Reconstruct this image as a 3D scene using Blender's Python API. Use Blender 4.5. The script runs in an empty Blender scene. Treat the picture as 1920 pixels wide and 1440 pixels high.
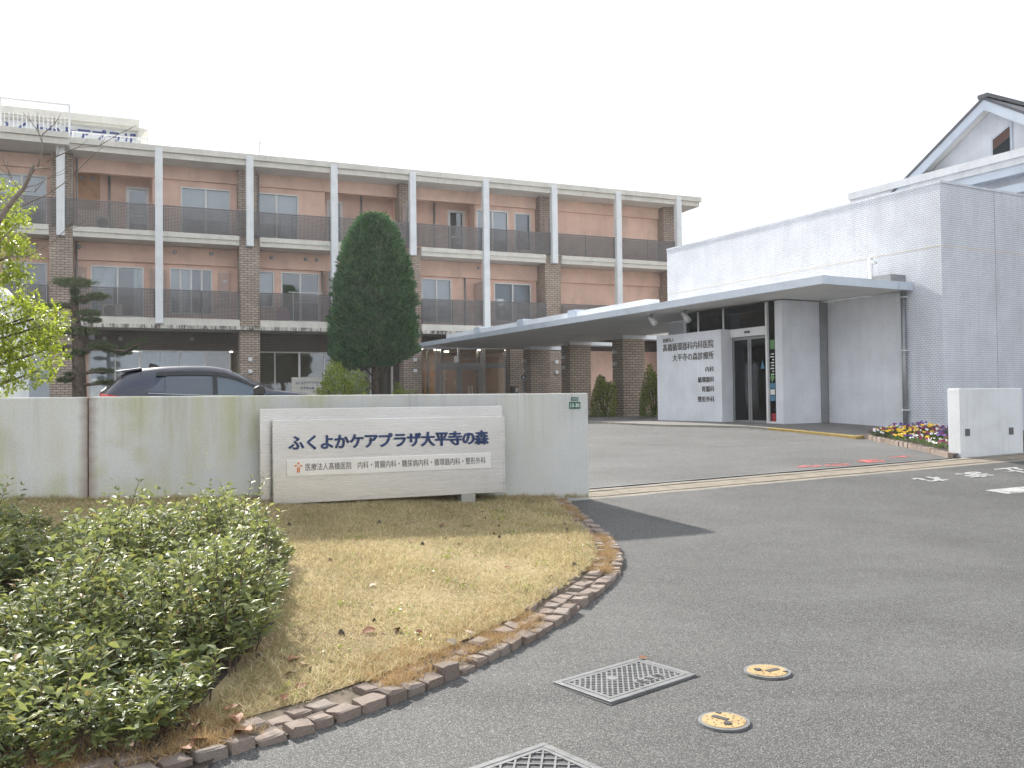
import bpy, math, random
import numpy as np
from mathutils import Vector, Matrix

random.seed(7)
RNG = np.random.default_rng(11)
S = bpy.context.scene
COL = S.collection
rad = math.radians

# ------------------------------------------------------------------ camera
cam_d = bpy.data.cameras.new('camera')
cam = bpy.data.objects.new('camera', cam_d)
COL.objects.link(cam)
cam_d.sensor_width = 36.0
cam_d.lens = 30.94
cam_d.clip_start = 0.05
cam_d.clip_end = 3000
PITCH, ROLL, EYE = rad(1.17), rad(-0.65), 1.6
_f = Vector((0, math.cos(PITCH), math.sin(PITCH)))
_r0 = Vector((1, 0, 0)); _u0 = _r0.cross(_f)
_r = math.cos(ROLL) * _r0 + math.sin(ROLL) * _u0
_u = -math.sin(ROLL) * _r0 + math.cos(ROLL) * _u0
cam.matrix_world = Matrix(((_r.x, _u.x, -_f.x, 0), (_r.y, _u.y, -_f.y, 0), (_r.z, _u.z, -_f.z, EYE), (0, 0, 0, 1)))
S.camera = cam

# ------------------------------------------------------------------ light
SUN_AZ, SUN_EL = rad(-31.5), rad(33.5)      # azimuth clockwise from +Y
wd = bpy.data.worlds.new('World'); S.world = wd; wd.use_nodes = True
nt = wd.node_tree; nt.nodes.clear()
sky = nt.nodes.new('ShaderNodeTexSky'); sky.sky_type = 'NISHITA'; sky.sun_disc = False
sky.sun_elevation = SUN_EL; sky.sun_rotation = SUN_AZ
sky.air_density = 1.2; sky.dust_density = 1.2; sky.ozone_density = 1.0; sky.altitude = 0
hs = nt.nodes.new('ShaderNodeHueSaturation'); hs.inputs['Saturation'].default_value = 0.46
bg = nt.nodes.new('ShaderNodeBackground'); bg.inputs['Strength'].default_value = 0.15
wo = nt.nodes.new('ShaderNodeOutputWorld')
cap = nt.nodes.new('ShaderNodeMixRGB'); cap.blend_type = 'DARKEN'; cap.inputs['Fac'].default_value = 1.0; cap.inputs['Color2'].default_value = (1.90, 1.955, 2.06, 1)
nt.links.new(sky.outputs[0], hs.inputs['Color']); nt.links.new(hs.outputs[0], cap.inputs['Color1']); nt.links.new(cap.outputs[0], bg.inputs['Color']); nt.links.new(bg.outputs[0], wo.inputs['Surface'])
sd = bpy.data.lights.new('sun', 'SUN'); sd.energy = 2.0; sd.angle = rad(1.6); sd.color = (1.0, 0.95, 0.87)
sun = bpy.data.objects.new('sun', sd); COL.objects.link(sun)
_sd = Vector((math.sin(SUN_AZ) * math.cos(SUN_EL), math.cos(SUN_AZ) * math.cos(SUN_EL), math.sin(SUN_EL)))
sun.rotation_euler = _sd.to_track_quat('Z', 'Y').to_euler()
sun.location = _sd * 60
S.view_settings.view_transform = 'Standard'; S.view_settings.look = 'None'
S.view_settings.exposure = 2.08; S.view_settings.gamma = 1.0; S.view_settings.use_curve_mapping = False
S.render.engine = 'CYCLES'
cy = S.cycles; cy.max_bounces = 7; cy.diffuse_bounces = 4; cy.glossy_bounces = 3; cy.transmission_bounces = 4; cy.transparent_max_bounces = 10; cy.volume_bounces = 0
cy.caustics_reflective = False; cy.caustics_refractive = False; cy.adaptive_threshold = .02; cy.use_light_tree = False

# ------------------------------------------------------------------ helpers
def tag(o, label=None, cat=None, group=None, kind=None):
    if label: o['label'] = label
    if cat: o['category'] = cat
    if group: o['group'] = group
    if kind: o['kind'] = kind
    return o

def empty(name, loc=(0, 0, 0), rz=0.0, parent=None):
    o = bpy.data.objects.new(name, None); COL.objects.link(o)
    o.location = loc; o.rotation_euler = (0, 0, rz); o.empty_display_size = 0.2
    if parent: o.parent = parent
    return o

class MB:
    def __init__(s): s.v = []; s.f = []
    def poly(s, pts):
        n = len(s.v); s.v += [tuple(p) for p in pts]; s.f.append(tuple(range(n, n + len(pts)))); return s
    def box(s, x0, x1, y0, y1, z0, z1):
        if x0 > x1: x0, x1 = x1, x0
        if y0 > y1: y0, y1 = y1, y0
        if z0 > z1: z0, z1 = z1, z0
        n = len(s.v)
        s.v += [(x0, y0, z0), (x1, y0, z0), (x1, y1, z0), (x0, y1, z0), (x0, y0, z1), (x1, y0, z1), (x1, y1, z1), (x0, y1, z1)]
        for f in ((3, 2, 1, 0), (4, 5, 6, 7), (0, 1, 5, 4), (1, 2, 6, 5), (2, 3, 7, 6), (3, 0, 4, 7)):
            s.f.append(tuple(n + i for i in f))
        return s
    def prism(s, pts, axis, a, b):
        """extrude a 2-D outline along an axis (0 x, 1 y, 2 z) from a to b"""
        def mk(p, t):
            q = list(p); q.insert(axis, t); return tuple(q)
        n = len(s.v); k = len(pts)
        s.v += [mk(p, a) for p in pts] + [mk(p, b) for p in pts]
        s.f.append(tuple(range(n + k - 1, n - 1, -1))); s.f.append(tuple(range(n + k, n + 2 * k)))
        for i in range(k):
            j = (i + 1) % k; s.f.append((n + i, n + j, n + k + j, n + k + i))
        return s
    def tube(s, pts, rads, n=8, cap=True):
        base = len(s.v); m = len(pts)
        P = [Vector(p) for p in pts]
        if not hasattr(rads, '__len__'): rads = [rads] * m
        up = Vector((0.13, 0.37, 0.92))
        for i in range(m):
            t = (P[min(i + 1, m - 1)] - P[max(i - 1, 0)])
            t = t.normalized() if t.length > 1e-9 else Vector((0, 0, 1))
            a = t.cross(up)
            if a.length < 0.05: a = t.cross(Vector((1, 0.2, 0)))
            a.normalize(); b = t.cross(a)
            for k in range(n):
                an = 2 * math.pi * k / n
                q = P[i] + (a * math.cos(an) + b * math.sin(an)) * rads[i]
                s.v.append(tuple(q))
        for i in range(m - 1):
            for k in range(n):
                j = (k + 1) % n
                s.f.append((base + i * n + k, base + i * n + j, base + (i + 1) * n + j, base + (i + 1) * n + k))
        if cap:
            s.f.append(tuple(base + k for k in range(n - 1, -1, -1))); s.f.append(tuple(base + (m - 1) * n + k for k in range(n)))
        return s
    def disc(s, c, axis, r, h, n=20, r2=None):
        """short cylinder / cone frustum from c along +axis vector"""
        a = Vector(axis).normalized()
        return s.tube([Vector(c), Vector(c) + a * h], [r, r if r2 is None else r2], n)
    def mesh(s, name, mat, smooth=False):
        me = bpy.data.meshes.new(name); me.from_pydata(s.v, [], s.f); me.validate(); me.update()
        mats = mat if isinstance(mat, (list, tuple)) else [mat]
        for m in mats:
            if m: me.materials.append(m)
        if smooth: me.polygons.foreach_set('use_smooth', [True] * len(me.polygons))
        return me
    def build(s, name, mat, parent=None, smooth=False, bevel=0.0):
        o = bpy.data.objects.new(name, s.mesh(name, mat, smooth)); COL.objects.link(o)
        if parent: o.parent = parent
        if bevel:
            m = o.modifiers.new('bevel', 'BEVEL'); m.width = bevel; m.segments = 2; m.limit_method = 'ANGLE'
        return o

def box(name, x0, x1, y0, y1, z0, z1, mat, parent=None, bevel=0.0):
    return MB().box(x0, x1, y0, y1, z0, z1).build(name, mat, parent, bevel=bevel)

def copy_obj(src, parent=None, loc=None, rot=None, scale=None):
    c = src.copy(); COL.objects.link(c)
    if parent is not None: c.parent = parent
    if loc is not None: c.location = loc
    if rot is not None: c.rotation_euler = rot
    if scale is not None: c.scale = scale
    return c

def inst(name, me, parent=None, loc=(0, 0, 0), rot=(0, 0, 0), scale=(1, 1, 1)):
    o = bpy.data.objects.new(name, me); COL.objects.link(o)
    if parent: o.parent = parent
    o.location = loc; o.rotation_euler = rot; o.scale = scale
    return o

def np_mesh(name, V, Fc, mat, smooth=False):
    """V (n,3), Fc (m,k) uniform polygons -> mesh"""
    V = np.ascontiguousarray(V, dtype=np.float32); Fc = np.ascontiguousarray(Fc, dtype=np.int32)
    me = bpy.data.meshes.new(name); k = Fc.shape[1]
    me.vertices.add(len(V)); me.vertices.foreach_set('co', V.ravel())
    me.loops.add(Fc.size); me.loops.foreach_set('vertex_index', Fc.ravel())
    me.polygons.add(len(Fc)); me.polygons.foreach_set('loop_start', np.arange(0, Fc.size, k, dtype=np.int32))
    me.polygons.foreach_set('loop_total', np.full(len(Fc), k, dtype=np.int32))
    if smooth: me.polygons.foreach_set('use_smooth', np.ones(len(Fc), dtype=bool))
    me.update(calc_edges=True); me.validate()
    me.materials.append(mat)
    return me

def np_obj(name, V, Fc, mat, parent=None, smooth=False):
    return inst(name, np_mesh(name, V, Fc, mat, smooth), parent)

def unit(a): return a / np.maximum(np.linalg.norm(a, axis=-1, keepdims=True), 1e-9)

def leaves(P, D, N, L, Wd, fold=0.25, droop=0.12):
    """pointed folded leaves: 5 verts, 4 triangles each"""
    D = unit(D); Sd = unit(np.cross(D, N)); N = np.cross(Sd, D)
    L = L[:, None]; Wd = Wd[:, None]
    b = P; c = P + D * L * .5; l = P + D * L * .45 - Sd * Wd * .5 + N * Wd * fold; r = P + D * L * .45 + Sd * Wd * .5 + N * Wd * fold
    t = P + D * L - N * L * droop
    V = np.stack([b, l, r, c, t], 1).reshape(-1, 3)
    o = np.arange(len(P))[:, None, None] * 5
    F = np.array([[0, 3, 1], [0, 2, 3], [3, 4, 1], [3, 2, 4]])[None] + o
    return V, F.reshape(-1, 3)

def blades(P, D, L, Wd, bend=None):
    """single-triangle blades"""
    n = len(P); a = RNG.uniform(0, 2 * np.pi, n)
    Sd = unit(np.cross(unit(D), np.stack([np.cos(a), np.sin(a), np.zeros(n)], 1) + 1e-3))
    V = np.stack([P - Sd * Wd[:, None] * .5, P + Sd * Wd[:, None] * .5, P + unit(D) * L[:, None]], 1).reshape(-1, 3)
    F = np.arange(n * 3).reshape(-1, 3)
    return V, F

# ------------------------------------------------------------------ materials
MATS = {}
class NT:
    def __init__(s, name):
        s.m = bpy.data.materials.new(name); s.m.use_nodes = True; s.t = s.m.node_tree; s.t.nodes.clear()
        s.out = s.t.nodes.new('ShaderNodeOutputMaterial')
    def n(s, typ, **kw):
        nd = s.t.nodes.new('ShaderNode' + typ)
        for k, v in kw.items():
            if k in nd.inputs.keys(): s.put(nd, k, v)
            else: setattr(nd, k, v)
        return nd
    def put(s, nd, k, v):
        if isinstance(v, bpy.types.NodeSocket): s.t.links.new(v, nd.inputs[k])
        else: nd.inputs[k].default_value = v
    def coord(s, kind='Object'): return s.n('TexCoord').outputs[kind]
    def noise(s, vec, scale, detail=4, rough=.55, dist=0.0):
        nd = s.n('TexNoise'); s.put(nd, 'Vector', vec); nd.inputs['Scale'].default_value = scale
        nd.inputs['Detail'].default_value = detail; nd.inputs['Roughness'].default_value = rough; nd.inputs['Distortion'].default_value = dist
        return nd.outputs['Fac']
    def scale(s, vec, sc):
        nd = s.n('Mapping'); s.put(nd, 'Vector', vec); nd.inputs['Scale'].default_value = sc; return nd.outputs[0]
    def ramp(s, fac, stops, interp='LINEAR'):
        nd = s.n('ValToRGB'); s.put(nd, 'Fac', fac); cr = nd.color_ramp; cr.interpolation = interp
        while len(cr.elements) < len(stops): cr.elements.new(0.5)
        for e, (p, c) in zip(cr.elements, stops):
            e.position = p; e.color = (c, c, c, 1) if not hasattr(c, '__len__') else (*c, 1)
        return nd.outputs['Color']
    def mix(s, fac, a, b, mode='MIX'):
        nd = s.n('MixRGB'); nd.blend_type = mode
        for k, v in (('Fac', fac), ('Color1', a), ('Color2', b)):
            if isinstance(v, tuple): v = (*v, 1)
            s.put(nd, k, v)
        return nd.outputs[0]
    def math(s, op, a, b=0.0):
        nd = s.n('Math'); nd.operation = op
        for i, v in enumerate((a, b)):
            if isinstance(v, bpy.types.NodeSocket): s.t.links.new(v, nd.inputs[i])
            else: nd.inputs[i].default_value = v
        return nd.outputs[0]
    def bump(s, h, strength=.3, dist=.01):
        nd = s.n('Bump'); s.put(nd, 'Height', h); nd.inputs['Strength'].default_value = strength; nd.inputs['Distance'].default_value = dist
        return nd.outputs[0]
    def bsdf(s, col, rough=.7, metal=0.0, normal=None, spec=.5, coat=0.0, **kw):
        nd = s.n('BsdfPrincipled')
        s.put(nd, 'Base Color', (*col, 1) if isinstance(col, tuple) else col)
        s.put(nd, 'Roughness', rough); nd.inputs['Metallic'].default_value = metal
        nd.inputs['Specular IOR Level'].default_value = spec; nd.inputs['Coat Weight'].default_value = coat
        if coat: nd.inputs['Coat Roughness'].default_value = .04
        if normal is not None: s.put(nd, 'Normal', normal)
        return nd.outputs[0]
    def done(s, sh):
        s.t.links.new(sh, s.out.inputs['Surface']); MATS[s.m.name] = s.m; return s.m

def uz(t):
    """(x+y, z) coordinates for axis-aligned walls"""
    sp = t.n('SeparateXYZ'); t.put(sp, 0, t.coord())
    a = t.math('ADD', sp.outputs[0], sp.outputs[1])
    cb = t.n('CombineXYZ'); t.put(cb, 0, a); t.put(cb, 1, sp.outputs[2]); return cb.outputs[0]

def plain(name, col, rough=.6, metal=0.0, var=.12, scale=6.0, bump=.0, spec=.5, coat=0.0, streak=0.0, fine=60.0):
    t = NT(name); c = t.coord()
    n1 = t.noise(c, scale, 5); n2 = t.noise(c, fine, 2)
    dark = tuple(x * (1 - var * 2) for x in col); lite = tuple(min(1, x * (1 + var)) for x in col)
    cc = t.ramp(n1, [(.3, dark), (.5, col), (.72, lite)])
    cc = t.mix(.12, cc, t.ramp(n2, [(.35, .2), (.65, 1.0)]), 'MULTIPLY')
    if streak:
        st = t.noise(t.scale(c, (9, 9, .5)), 1.0, 5, .6)
        cc = t.mix(t.math('MULTIPLY', t.ramp(st, [(.5, 0.0), (.75, 1.0)]), streak), cc, tuple(x * .35 for x in col))
    nrm = t.bump(t.noise(c, fine, 3), bump, .004) if bump else None
    return t.done(t.bsdf(cc, rough, metal, nrm, spec, coat))

def asphalt(name, base, speck, seed):
    t = NT(name); c = t.coord()
    big = t.noise(t.scale(c, (1, 1, 1)), .45 + seed * .1, 4, .6)
    mid = t.noise(c, 3.1, 5, .7)
    col = t.ramp(big, [(.3, tuple(x * .95 for x in base)), (.7, tuple(x * 1.75 for x in base))])
    col = t.mix(.5, col, t.ramp(mid, [(.3, .55), (.75, 1.1)]), 'MULTIPLY')
    sm = t.noise(t.scale(c, (.22, .5, 1)), 1.0, 5, .62, .8)
    col = t.mix(.8, col, t.ramp(sm, [(.34, .50), (.5, 1.0), (.68, 1.35)]), 'MULTIPLY')
    vo = t.n('TexVoronoi'); t.put(vo, 'Vector', c); vo.inputs['Scale'].default_value = 165.0
    cell = t.n('SeparateColor'); t.put(cell, 0, vo.outputs['Color'])
    stone = t.ramp(cell.outputs[0], [(.0, tuple(x * .35 for x in base)), (.45, base), (.8, speck), (1.0, tuple(min(1, x * 2.1) for x in speck))])
    col = t.mix(.42, col, stone)
    f = t.noise(c, 240.0, 2)
    col = t.mix(.42, col, t.ramp(f, [(.35, .32), (.6, 1.35)]), 'MULTIPLY')
    h = t.math('ADD', t.math('MULTIPLY', vo.outputs['Distance'], -1.0), t.math('MULTIPLY', f, .4))
    return t.done(t.bsdf(col, .78, 0, t.bump(h, .55, .006), .35))

M = {}
M['asphalt_street'] = asphalt('asphalt_street', (.071, .0705, .069), (.20, .198, .193), 0)
M['asphalt_drive'] = asphalt('asphalt_drive', (.086, .086, .085), (.26, .26, .254), 1)
M['earth'] = plain('earth', (.10, .085, .06), .95, var=.3, scale=3, bump=.4)
def brickmat(name, c1, c2, mortar, bw, rh, ms, rough=.75, offset=.5, bumps=.5, grime=0.0):
    t = NT(name); v = uz(t)
    b = t.n('TexBrick'); t.put(b, 'Vector', v); b.offset = offset; b.offset_frequency = 2
    b.inputs['Color1'].default_value = (*c1, 1); b.inputs['Color2'].default_value = (*c2, 1); b.inputs['Mortar'].default_value = (*mortar, 1)
    b.inputs['Scale'].default_value = 1.0; b.inputs['Brick Width'].default_value = bw; b.inputs['Row Height'].default_value = rh
    b.inputs['Mortar Size'].default_value = ms; b.inputs['Mortar Smooth'].default_value = .1; b.inputs['Bias'].default_value = 0
    n = t.noise(t.coord(), 1.3, 5)
    col = t.mix(.35, b.outputs['Color'], t.ramp(n, [(.3, .6), (.7, 1.15)]), 'MULTIPLY')
    if grime:
        st = t.noise(t.scale(t.coord(), (5, 5, .28)), 1.0, 6, .65)
        col = t.mix(t.math('MULTIPLY', t.ramp(st, [(.48, 0.0), (.75, 1.0)]), grime), col, tuple(x * .45 for x in c1))
    return t.done(t.bsdf(col, rough, 0, t.bump(t.math('MULTIPLY', b.outputs['Fac'], -1.0), bumps, .01)))
M['brick'] = brickmat('brick', (.50, .40, .325), (.385, .31, .255), (.13, .108, .095), .30, .10, .014)
M['dark_tile'] = brickmat('dark_tile', (.15, .115, .10), (.12, .09, .078), (.03, .024, .02), .24, .07, .008)
M['mosaic'] = brickmat('mosaic', (.80, .835, .90), (.75, .785, .86), (.47, .49, .55), .10, .050, .0065, .45, .5, .35, .28)
M['mosaic_fine'] = brickmat('mosaic_fine', (.82, .85, .905), (.80, .83, .885), (.69, .72, .77), .105, .054, .004, .5, .5, .15, .18)
M['plaster'] = plain('plaster', (.85, .595, .485), .85, var=.08, scale=1.2, bump=.12, streak=.12)
M['plaster_dark'] = plain('plaster_dark', (.62, .47, .42), .85, var=.08, scale=1.2, bump=.12)
M['fascia'] = plain('fascia', (0.700, 0.679, 0.616), .7, var=.06, scale=1.5, bump=.08, streak=.22)
def dirty_fascia():
    t = NT('fascia_dirty'); c = t.coord()
    n = t.noise(t.scale(c, (2.2, 2.2, .8)), 1.6, 6, .7); st = t.noise(t.scale(c, (14, 14, 1.5)), 1.0, 5, .7)
    col = t.mix(t.ramp(t.math('MULTIPLY', n, st), [(.20, 0.0), (.31, 1.0)]), (.66, .64, .58), (.08, .072, .06))
    return t.done(t.bsdf(col, .85))
M['fascia_dirty'] = dirty_fascia()
M['soffit'] = plain('soffit', (0.806, 0.793, 0.754), .85, var=.05, scale=1.0)
M['white_col'] = plain('white_column_paint', (.78, .81, .83), .6, var=.05, scale=2, streak=.15)
M['rail_metal'] = plain('rail_metal', (.165, .158, .16), .5, .0, var=.1, scale=3)
M['alu'] = plain('alu', (0.840, 0.850, 0.850), .4, .0, var=.04, scale=4)
M['grey_metal'] = plain('grey_metal', (.33, .34, .35), .42, .5, var=.06, scale=4)
M['dark_metal'] = plain('dark_metal', (.10, .10, .105), .4, .4, var=.06, scale=4)
M['white_metal'] = plain('white_metal', (.80, .81, .82), .4, .0, var=.04, scale=4)
M['blue_white'] = plain('blue_white', (.62, .69, .78), .4, .15, var=.05, scale=2, streak=.1)
M['canopy_under'] = plain('canopy_under', (.82, .815, .80), .8, var=.05, scale=1.0)
M['white_wall'] = plain('white_wall', (.80, .83, .87), .7, var=.03, scale=1.0, bump=.06)
M['cream'] = plain('cream', (0.660, 0.600, 0.480), .8, var=.06, scale=1.0)
M['wood'] = plain('wood', (.50, .27, .12), .5, var=.12, scale=3.0)
M['room'] = plain('room', (0.260, 0.247, 0.234), .9, var=.1, scale=.8)
M['blind'] = plain('blind', (0.702, 0.729, 0.756), .8, var=.05, scale=1.2)
M['curtain'] = plain('curtain', (0.715, 0.754, 0.767), .85, var=.1, scale=3)
M['door_brown'] = plain('door_brown', (0.120, 0.060, 0.048), .6, var=.1, scale=3)
M['room_ochre'] = plain('room_ochre', (.30, .24, .13), .8, var=.1, scale=1.5)
M['plate_grey'] = plain('plate_grey', (.14, .14, .14), .5, .3, var=.1, scale=20)
M['paper'] = plain('paper', (.75, .75, .72), .8, var=.03, scale=3)
M['pink_paper'] = plain('pink_paper', (.65, .42, .42), .8, var=.03, scale=3)
M['ink_blue'] = plain('ink_blue', (.015, .045, .15), .45, var=.1, scale=5)
M['roof_blue'] = plain('roof_blue', (.03, .06, .26), .5, var=.1, scale=5)
M['ink_dark'] = plain('ink_dark', (.05, .05, .05), .5, var=.1, scale=5)
M['ink_grey'] = plain('ink_grey', (.16, .145, .13), .35, .6, var=.1, scale=5)
M['orange'] = plain('orange', (.75, .22, .03), .5, var=.08, scale=8)
M['green_plate'] = plain('green_plate', (.012, .13, .08), .4, var=.06, scale=8)
M['red'] = plain('red', (.36, .03, .04), .5, var=.06, scale=8)
M['poster_blue'] = plain('poster_blue', (.06, .20, .33), .5, var=.1, scale=8)
M['poster_green'] = plain('poster_green', (.12, .27, .10), .5, var=.1, scale=8)
M['concrete'] = plain('concrete', (0.432, 0.420, 0.384), .85, var=.12, scale=3, bump=.25, streak=.2)
M['white_concrete'] = plain('white_concrete', (.78, .80, .82), .8, var=.06, scale=2, bump=.12, streak=.18)
M['roof_tile'] = plain('roof_tile', (.095, .10, .118), .55, var=.1, scale=4)
M['bark'] = plain('bark', (.10, .075, .058), .95, var=.35, scale=9, bump=.7, fine=30)
M['bark_pale'] = plain('bark_pale', (.24, .20, .17), .9, var=.25, scale=9, bump=.5, fine=30)
M['pink_cloth'] = plain('pink_cloth', (.60, .30, .36), .8, var=.1, scale=9)

def glass(name, tint, base=.10):
    t = NT(name); lw = t.n('LayerWeight'); lw.inputs['Blend'].default_value = .22
    tr = t.n('BsdfTransparent'); tr.inputs['Color'].default_value = (*tint, 1)
    gl = t.n('BsdfGlossy'); gl.inputs['Roughness'].default_value = .015; gl.inputs['Color'].default_value = (.9, .95, 1, 1)
    wob = t.bump(t.noise(t.coord(), .9, 2), .04, .05); t.put(gl, 'Normal', wob)
    fac = t.math('ADD', lw.outputs['Fresnel'], base)
    mx = t.n('MixShader'); t.put(mx, 0, fac); t.t.links.new(tr.outputs[0], mx.inputs[1]); t.t.links.new(gl.outputs[0], mx.inputs[2])
    return t.done(mx.outputs[0])
M['glass'] = glass('window_glass', (.82, .85, .87), .10)
M['glass_dark'] = glass('tinted_glass', (.34, .38, .40), .0)

def emit(name, col, st):
    t = NT(name); e = t.n('Emission'); e.inputs['Color'].default_value = (*col, 1); e.inputs['Strength'].default_value = st
    return t.done(e.outputs[0])
M['tube_lamp'] = emit('tube_lamp', (1.0, .95, .85), 3.0)
M['lamp'] = emit('lit_lamp', (1.0, .88, .68), 22.0)

def stainless():
    t = NT('stainless'); c = t.coord()
    br = t.noise(t.scale(c, (1.2, 1, 260)), 1.0, 3, .6)
    big = t.noise(t.scale(c, (.6, 1, 1.4)), 1.3, 4)
    col = t.ramp(big, [(.3, (.68, .665, .64)), (.7, (.80, .785, .765))])
    rg = t.ramp(br, [(.3, .22), (.7, .36)])
    return t.done(t.bsdf(col, rg, .92, t.bump(br, .05, .002)))
M['stainless'] = stainless()

def wall_concrete():
    t = NT('boundary_wall_concrete'); c = t.coord()
    sp = t.n('SeparateXYZ'); t.put(sp, 0, c); s_, z_ = sp.outputs[0], sp.outputs[2]
    n = t.noise(c, .9, 6, .6); f = t.noise(c, 45, 3)
    col = t.ramp(n, [(.3, (.58, .585, .575)), (.7, (.71, .715, .70))])
    # algae: yellow-green runs, strongest to the left of the sign
    run = t.noise(t.scale(c, (3.2, 3.2, .35)), 1.0, 6, .65); pat = t.noise(c, 1.1, 4, .5, .6)
    al = t.math('MULTIPLY', t.ramp(run, [(.36, 0.0), (.60, 1.0)]), t.ramp(pat, [(.36, 0.0), (.56, 1.0)]))
    left = t.ramp(t.math('MULTIPLY', s_, -.125), [(.05, .25), (.55, 1.0)])
    col = t.mix(t.math('MULTIPLY', t.math('MULTIPLY', al, left), .6), col, (.46, .47, .21))
    # pale washed patches
    pale = t.noise(t.scale(c, (.9, .9, 1.2)), .95, 3, .4, .4)
    col = t.mix(t.math('MULTIPLY', t.ramp(pale, [(.54, 0.0), (.64, .5)]), left), col, (.74, .74, .73))
    # vertical drip streaks from the top
    st = t.noise(t.scale(c, (11, 11, .3)), 1.0, 5, .7)
    zt = t.ramp(t.math('SUBTRACT', z_, .55), [(.35, 0.0), (1.1, 1.0)])
    col = t.mix(t.math('MULTIPLY', t.math('MULTIPLY', t.ramp(st, [(.52, 0.0), (.72, 1.0)]), zt), .42), col, (.30, .285, .26))
    # rust-brown seep at the joint
    j = t.ramp(t.math('ABSOLUTE', t.math('ADD', t.math('ADD', s_, 6.05), t.math('MULTIPLY', t.math('SUBTRACT', t.noise(t.scale(c, (2, 2, 5)), 1.5, 4), .5), .10))), [(.0, .85), (.10, .0)])
    col = t.mix(j, col, (.26, .18, .145))
    col = t.mix(.2, col, t.ramp(f, [(.3, .5), (.7, 1.15)]), 'MULTIPLY')
    # soil splash at the foot
    return t.done(t.bsdf(col, .85, 0, t.bump(t.math('ADD', f, t.math('MULTIPLY', n, 2.0)), .2, .004)))
M['wall_concrete'] = wall_concrete()

def leafmat(name, stops, rough=.4, trans=.35, tcol=(.35, .5, .05), spec=.5, ns=1.7):
    t = NT(name); g = t.n('NewGeometry')
    col = t.ramp(g.outputs['Random Per Island'], stops)
    col = t.mix(.4, col, t.ramp(t.noise(t.coord(), ns, 3), [(.3, .45), (.7, 1.35)]), 'MULTIPLY')
    p = t.bsdf(col, rough, 0, None, spec)
    tr = t.n('BsdfTranslucent'); t.put(tr, 'Color', t.mix(.55, col, tcol))
    mx = t.n('MixShader'); mx.inputs[0].default_value = trans
    t.t.links.new(p, mx.inputs[1]); t.t.links.new(tr.outputs[0], mx.inputs[2])
    return t.done(mx.outputs[0])
M['shrub_leaf'] = leafmat('shrub_leaf', [(0, (0.066, 0.094, 0.050)), (.4, (0.138, 0.177, 0.078)), (.7, (0.232, 0.270, 0.110)), (.9, (0.354, 0.375, 0.143)), (.955, (0.398, 0.375, 0.110)), (1, (0.265, 0.122, 0.061))], .5, .32, (.56, .62, .16), .42)
M['tree_leaf'] = leafmat('tree_leaf', [(0, (.08, .13, .02)), (.5, (.18, .25, .035)), (1, (.36, .39, .05))], .4, .5, (.62, .72, .06), .4)
M['conifer_leaf'] = leafmat('conifer_leaf', [(0, (0.024, 0.075, 0.033)), (.5, (0.053, 0.150, 0.060)), (.85, (0.090, 0.232, 0.083)), (1, (0.195, 0.255, 0.090))], .6, .2, (.12, .3, .07), .3, 4.5)
M['pine_leaf'] = leafmat('pine_leaf', [(0, (0.033, 0.054, 0.024)), (.6, (0.075, 0.117, 0.045)), (1, (0.143, 0.165, 0.068))], .6, .15, (.12, .16, .04), .3)
M['bush_leaf'] = leafmat('bush_leaf', [(0, (0.077, 0.132, 0.022)), (.5, (0.187, 0.275, 0.039)), (1, (0.462, 0.495, 0.066))], .4, .3, (.5, .6, .06), .5)
M['grass'] = leafmat('dry_grass', [(0, (0.249, 0.185, 0.102)), (.25, (0.451, 0.351, 0.197)), (.55, (0.630, 0.511, 0.303)), (.80, (0.800, 0.725, 0.499)), (.88, (0.380, 0.404, 0.166)), (1, (0.202, 0.297, 0.083))], .7, .32, (.70, .60, .38), .25)
M['grass_rust'] = leafmat('rust_grass', [(0, (.30, .19, .09)), (.5, (.45, .31, .16)), (1, (.56, .44, .25))], .7, .3, (.6, .42, .22), .25)
M['flower_leaf'] = leafmat('flower_leaf', [(0, (.03, .08, .02)), (1, (.10, .19, .05))], .5, .25, (.3, .45, .05))
def lawn_soil():
    t = NT('lawn_soil'); c = t.coord()
    n = t.noise(c, .8, 5, .6); f = t.noise(c, 60, 4, .7)
    col = t.ramp(n, [(.3, (.23, .175, .10)), (.5, (.35, .275, .155)), (.7, (.43, .35, .205))])
    gp = t.noise(c, 2.2, 5, .6)
    col = t.mix(t.ramp(gp, [(.58, 0.0), (.75, .5)]), col, (.20, .22, .07))
    col = t.mix(.5, col, t.ramp(f, [(.3, .35), (.65, 1.2)]), 'MULTIPLY')
    return t.done(t.bsdf(col, .95, 0, t.bump(f, .6, .01), .2))
M['lawn_soil'] = lawn_soil()
def granite():
    t = NT('granite'); c = t.coord()
    oi = t.n('ObjectInfo'); n = t.noise(c, 14, 4); f = t.noise(c, 130, 3, .7)
    col = t.ramp(oi.outputs['Random'], [(0, (.23, .18, .15)), (.5, (.34, .27, .225)), (1, (.31, .26, .225))])
    col = t.mix(.6, col, t.ramp(n, [(.3, .5), (.7, 1.2)]), 'MULTIPLY')
    col = t.mix(.55, col, t.ramp(f, [(.3, .45), (.68, 1.4)]), 'MULTIPLY')
    return t.done(t.bsdf(col, .8, 0, t.bump(t.math('ADD', n, f), .6, .006), .4))
M['granite'] = granite()
M['beige_stone'] = plain('beige_stone', (.235, .20, .155), .85, var=.14, scale=5, bump=.3)
M['pale_stone'] = plain('pale_stone', (.29, .27, .235), .85, var=.12, scale=5, bump=.25)
M['edge_soil'] = plain('edge_soil', (.15, .118, .085), .95, var=.3, scale=9, bump=.6)
M['gate_pale'] = plain('gate_pale', (.24, .215, .178), .85, var=.14, scale=5, bump=.25)
M['strip_metal'] = plain('strip_metal', (.90, .885, .86), .34, .85, var=.04, scale=2)
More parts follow.
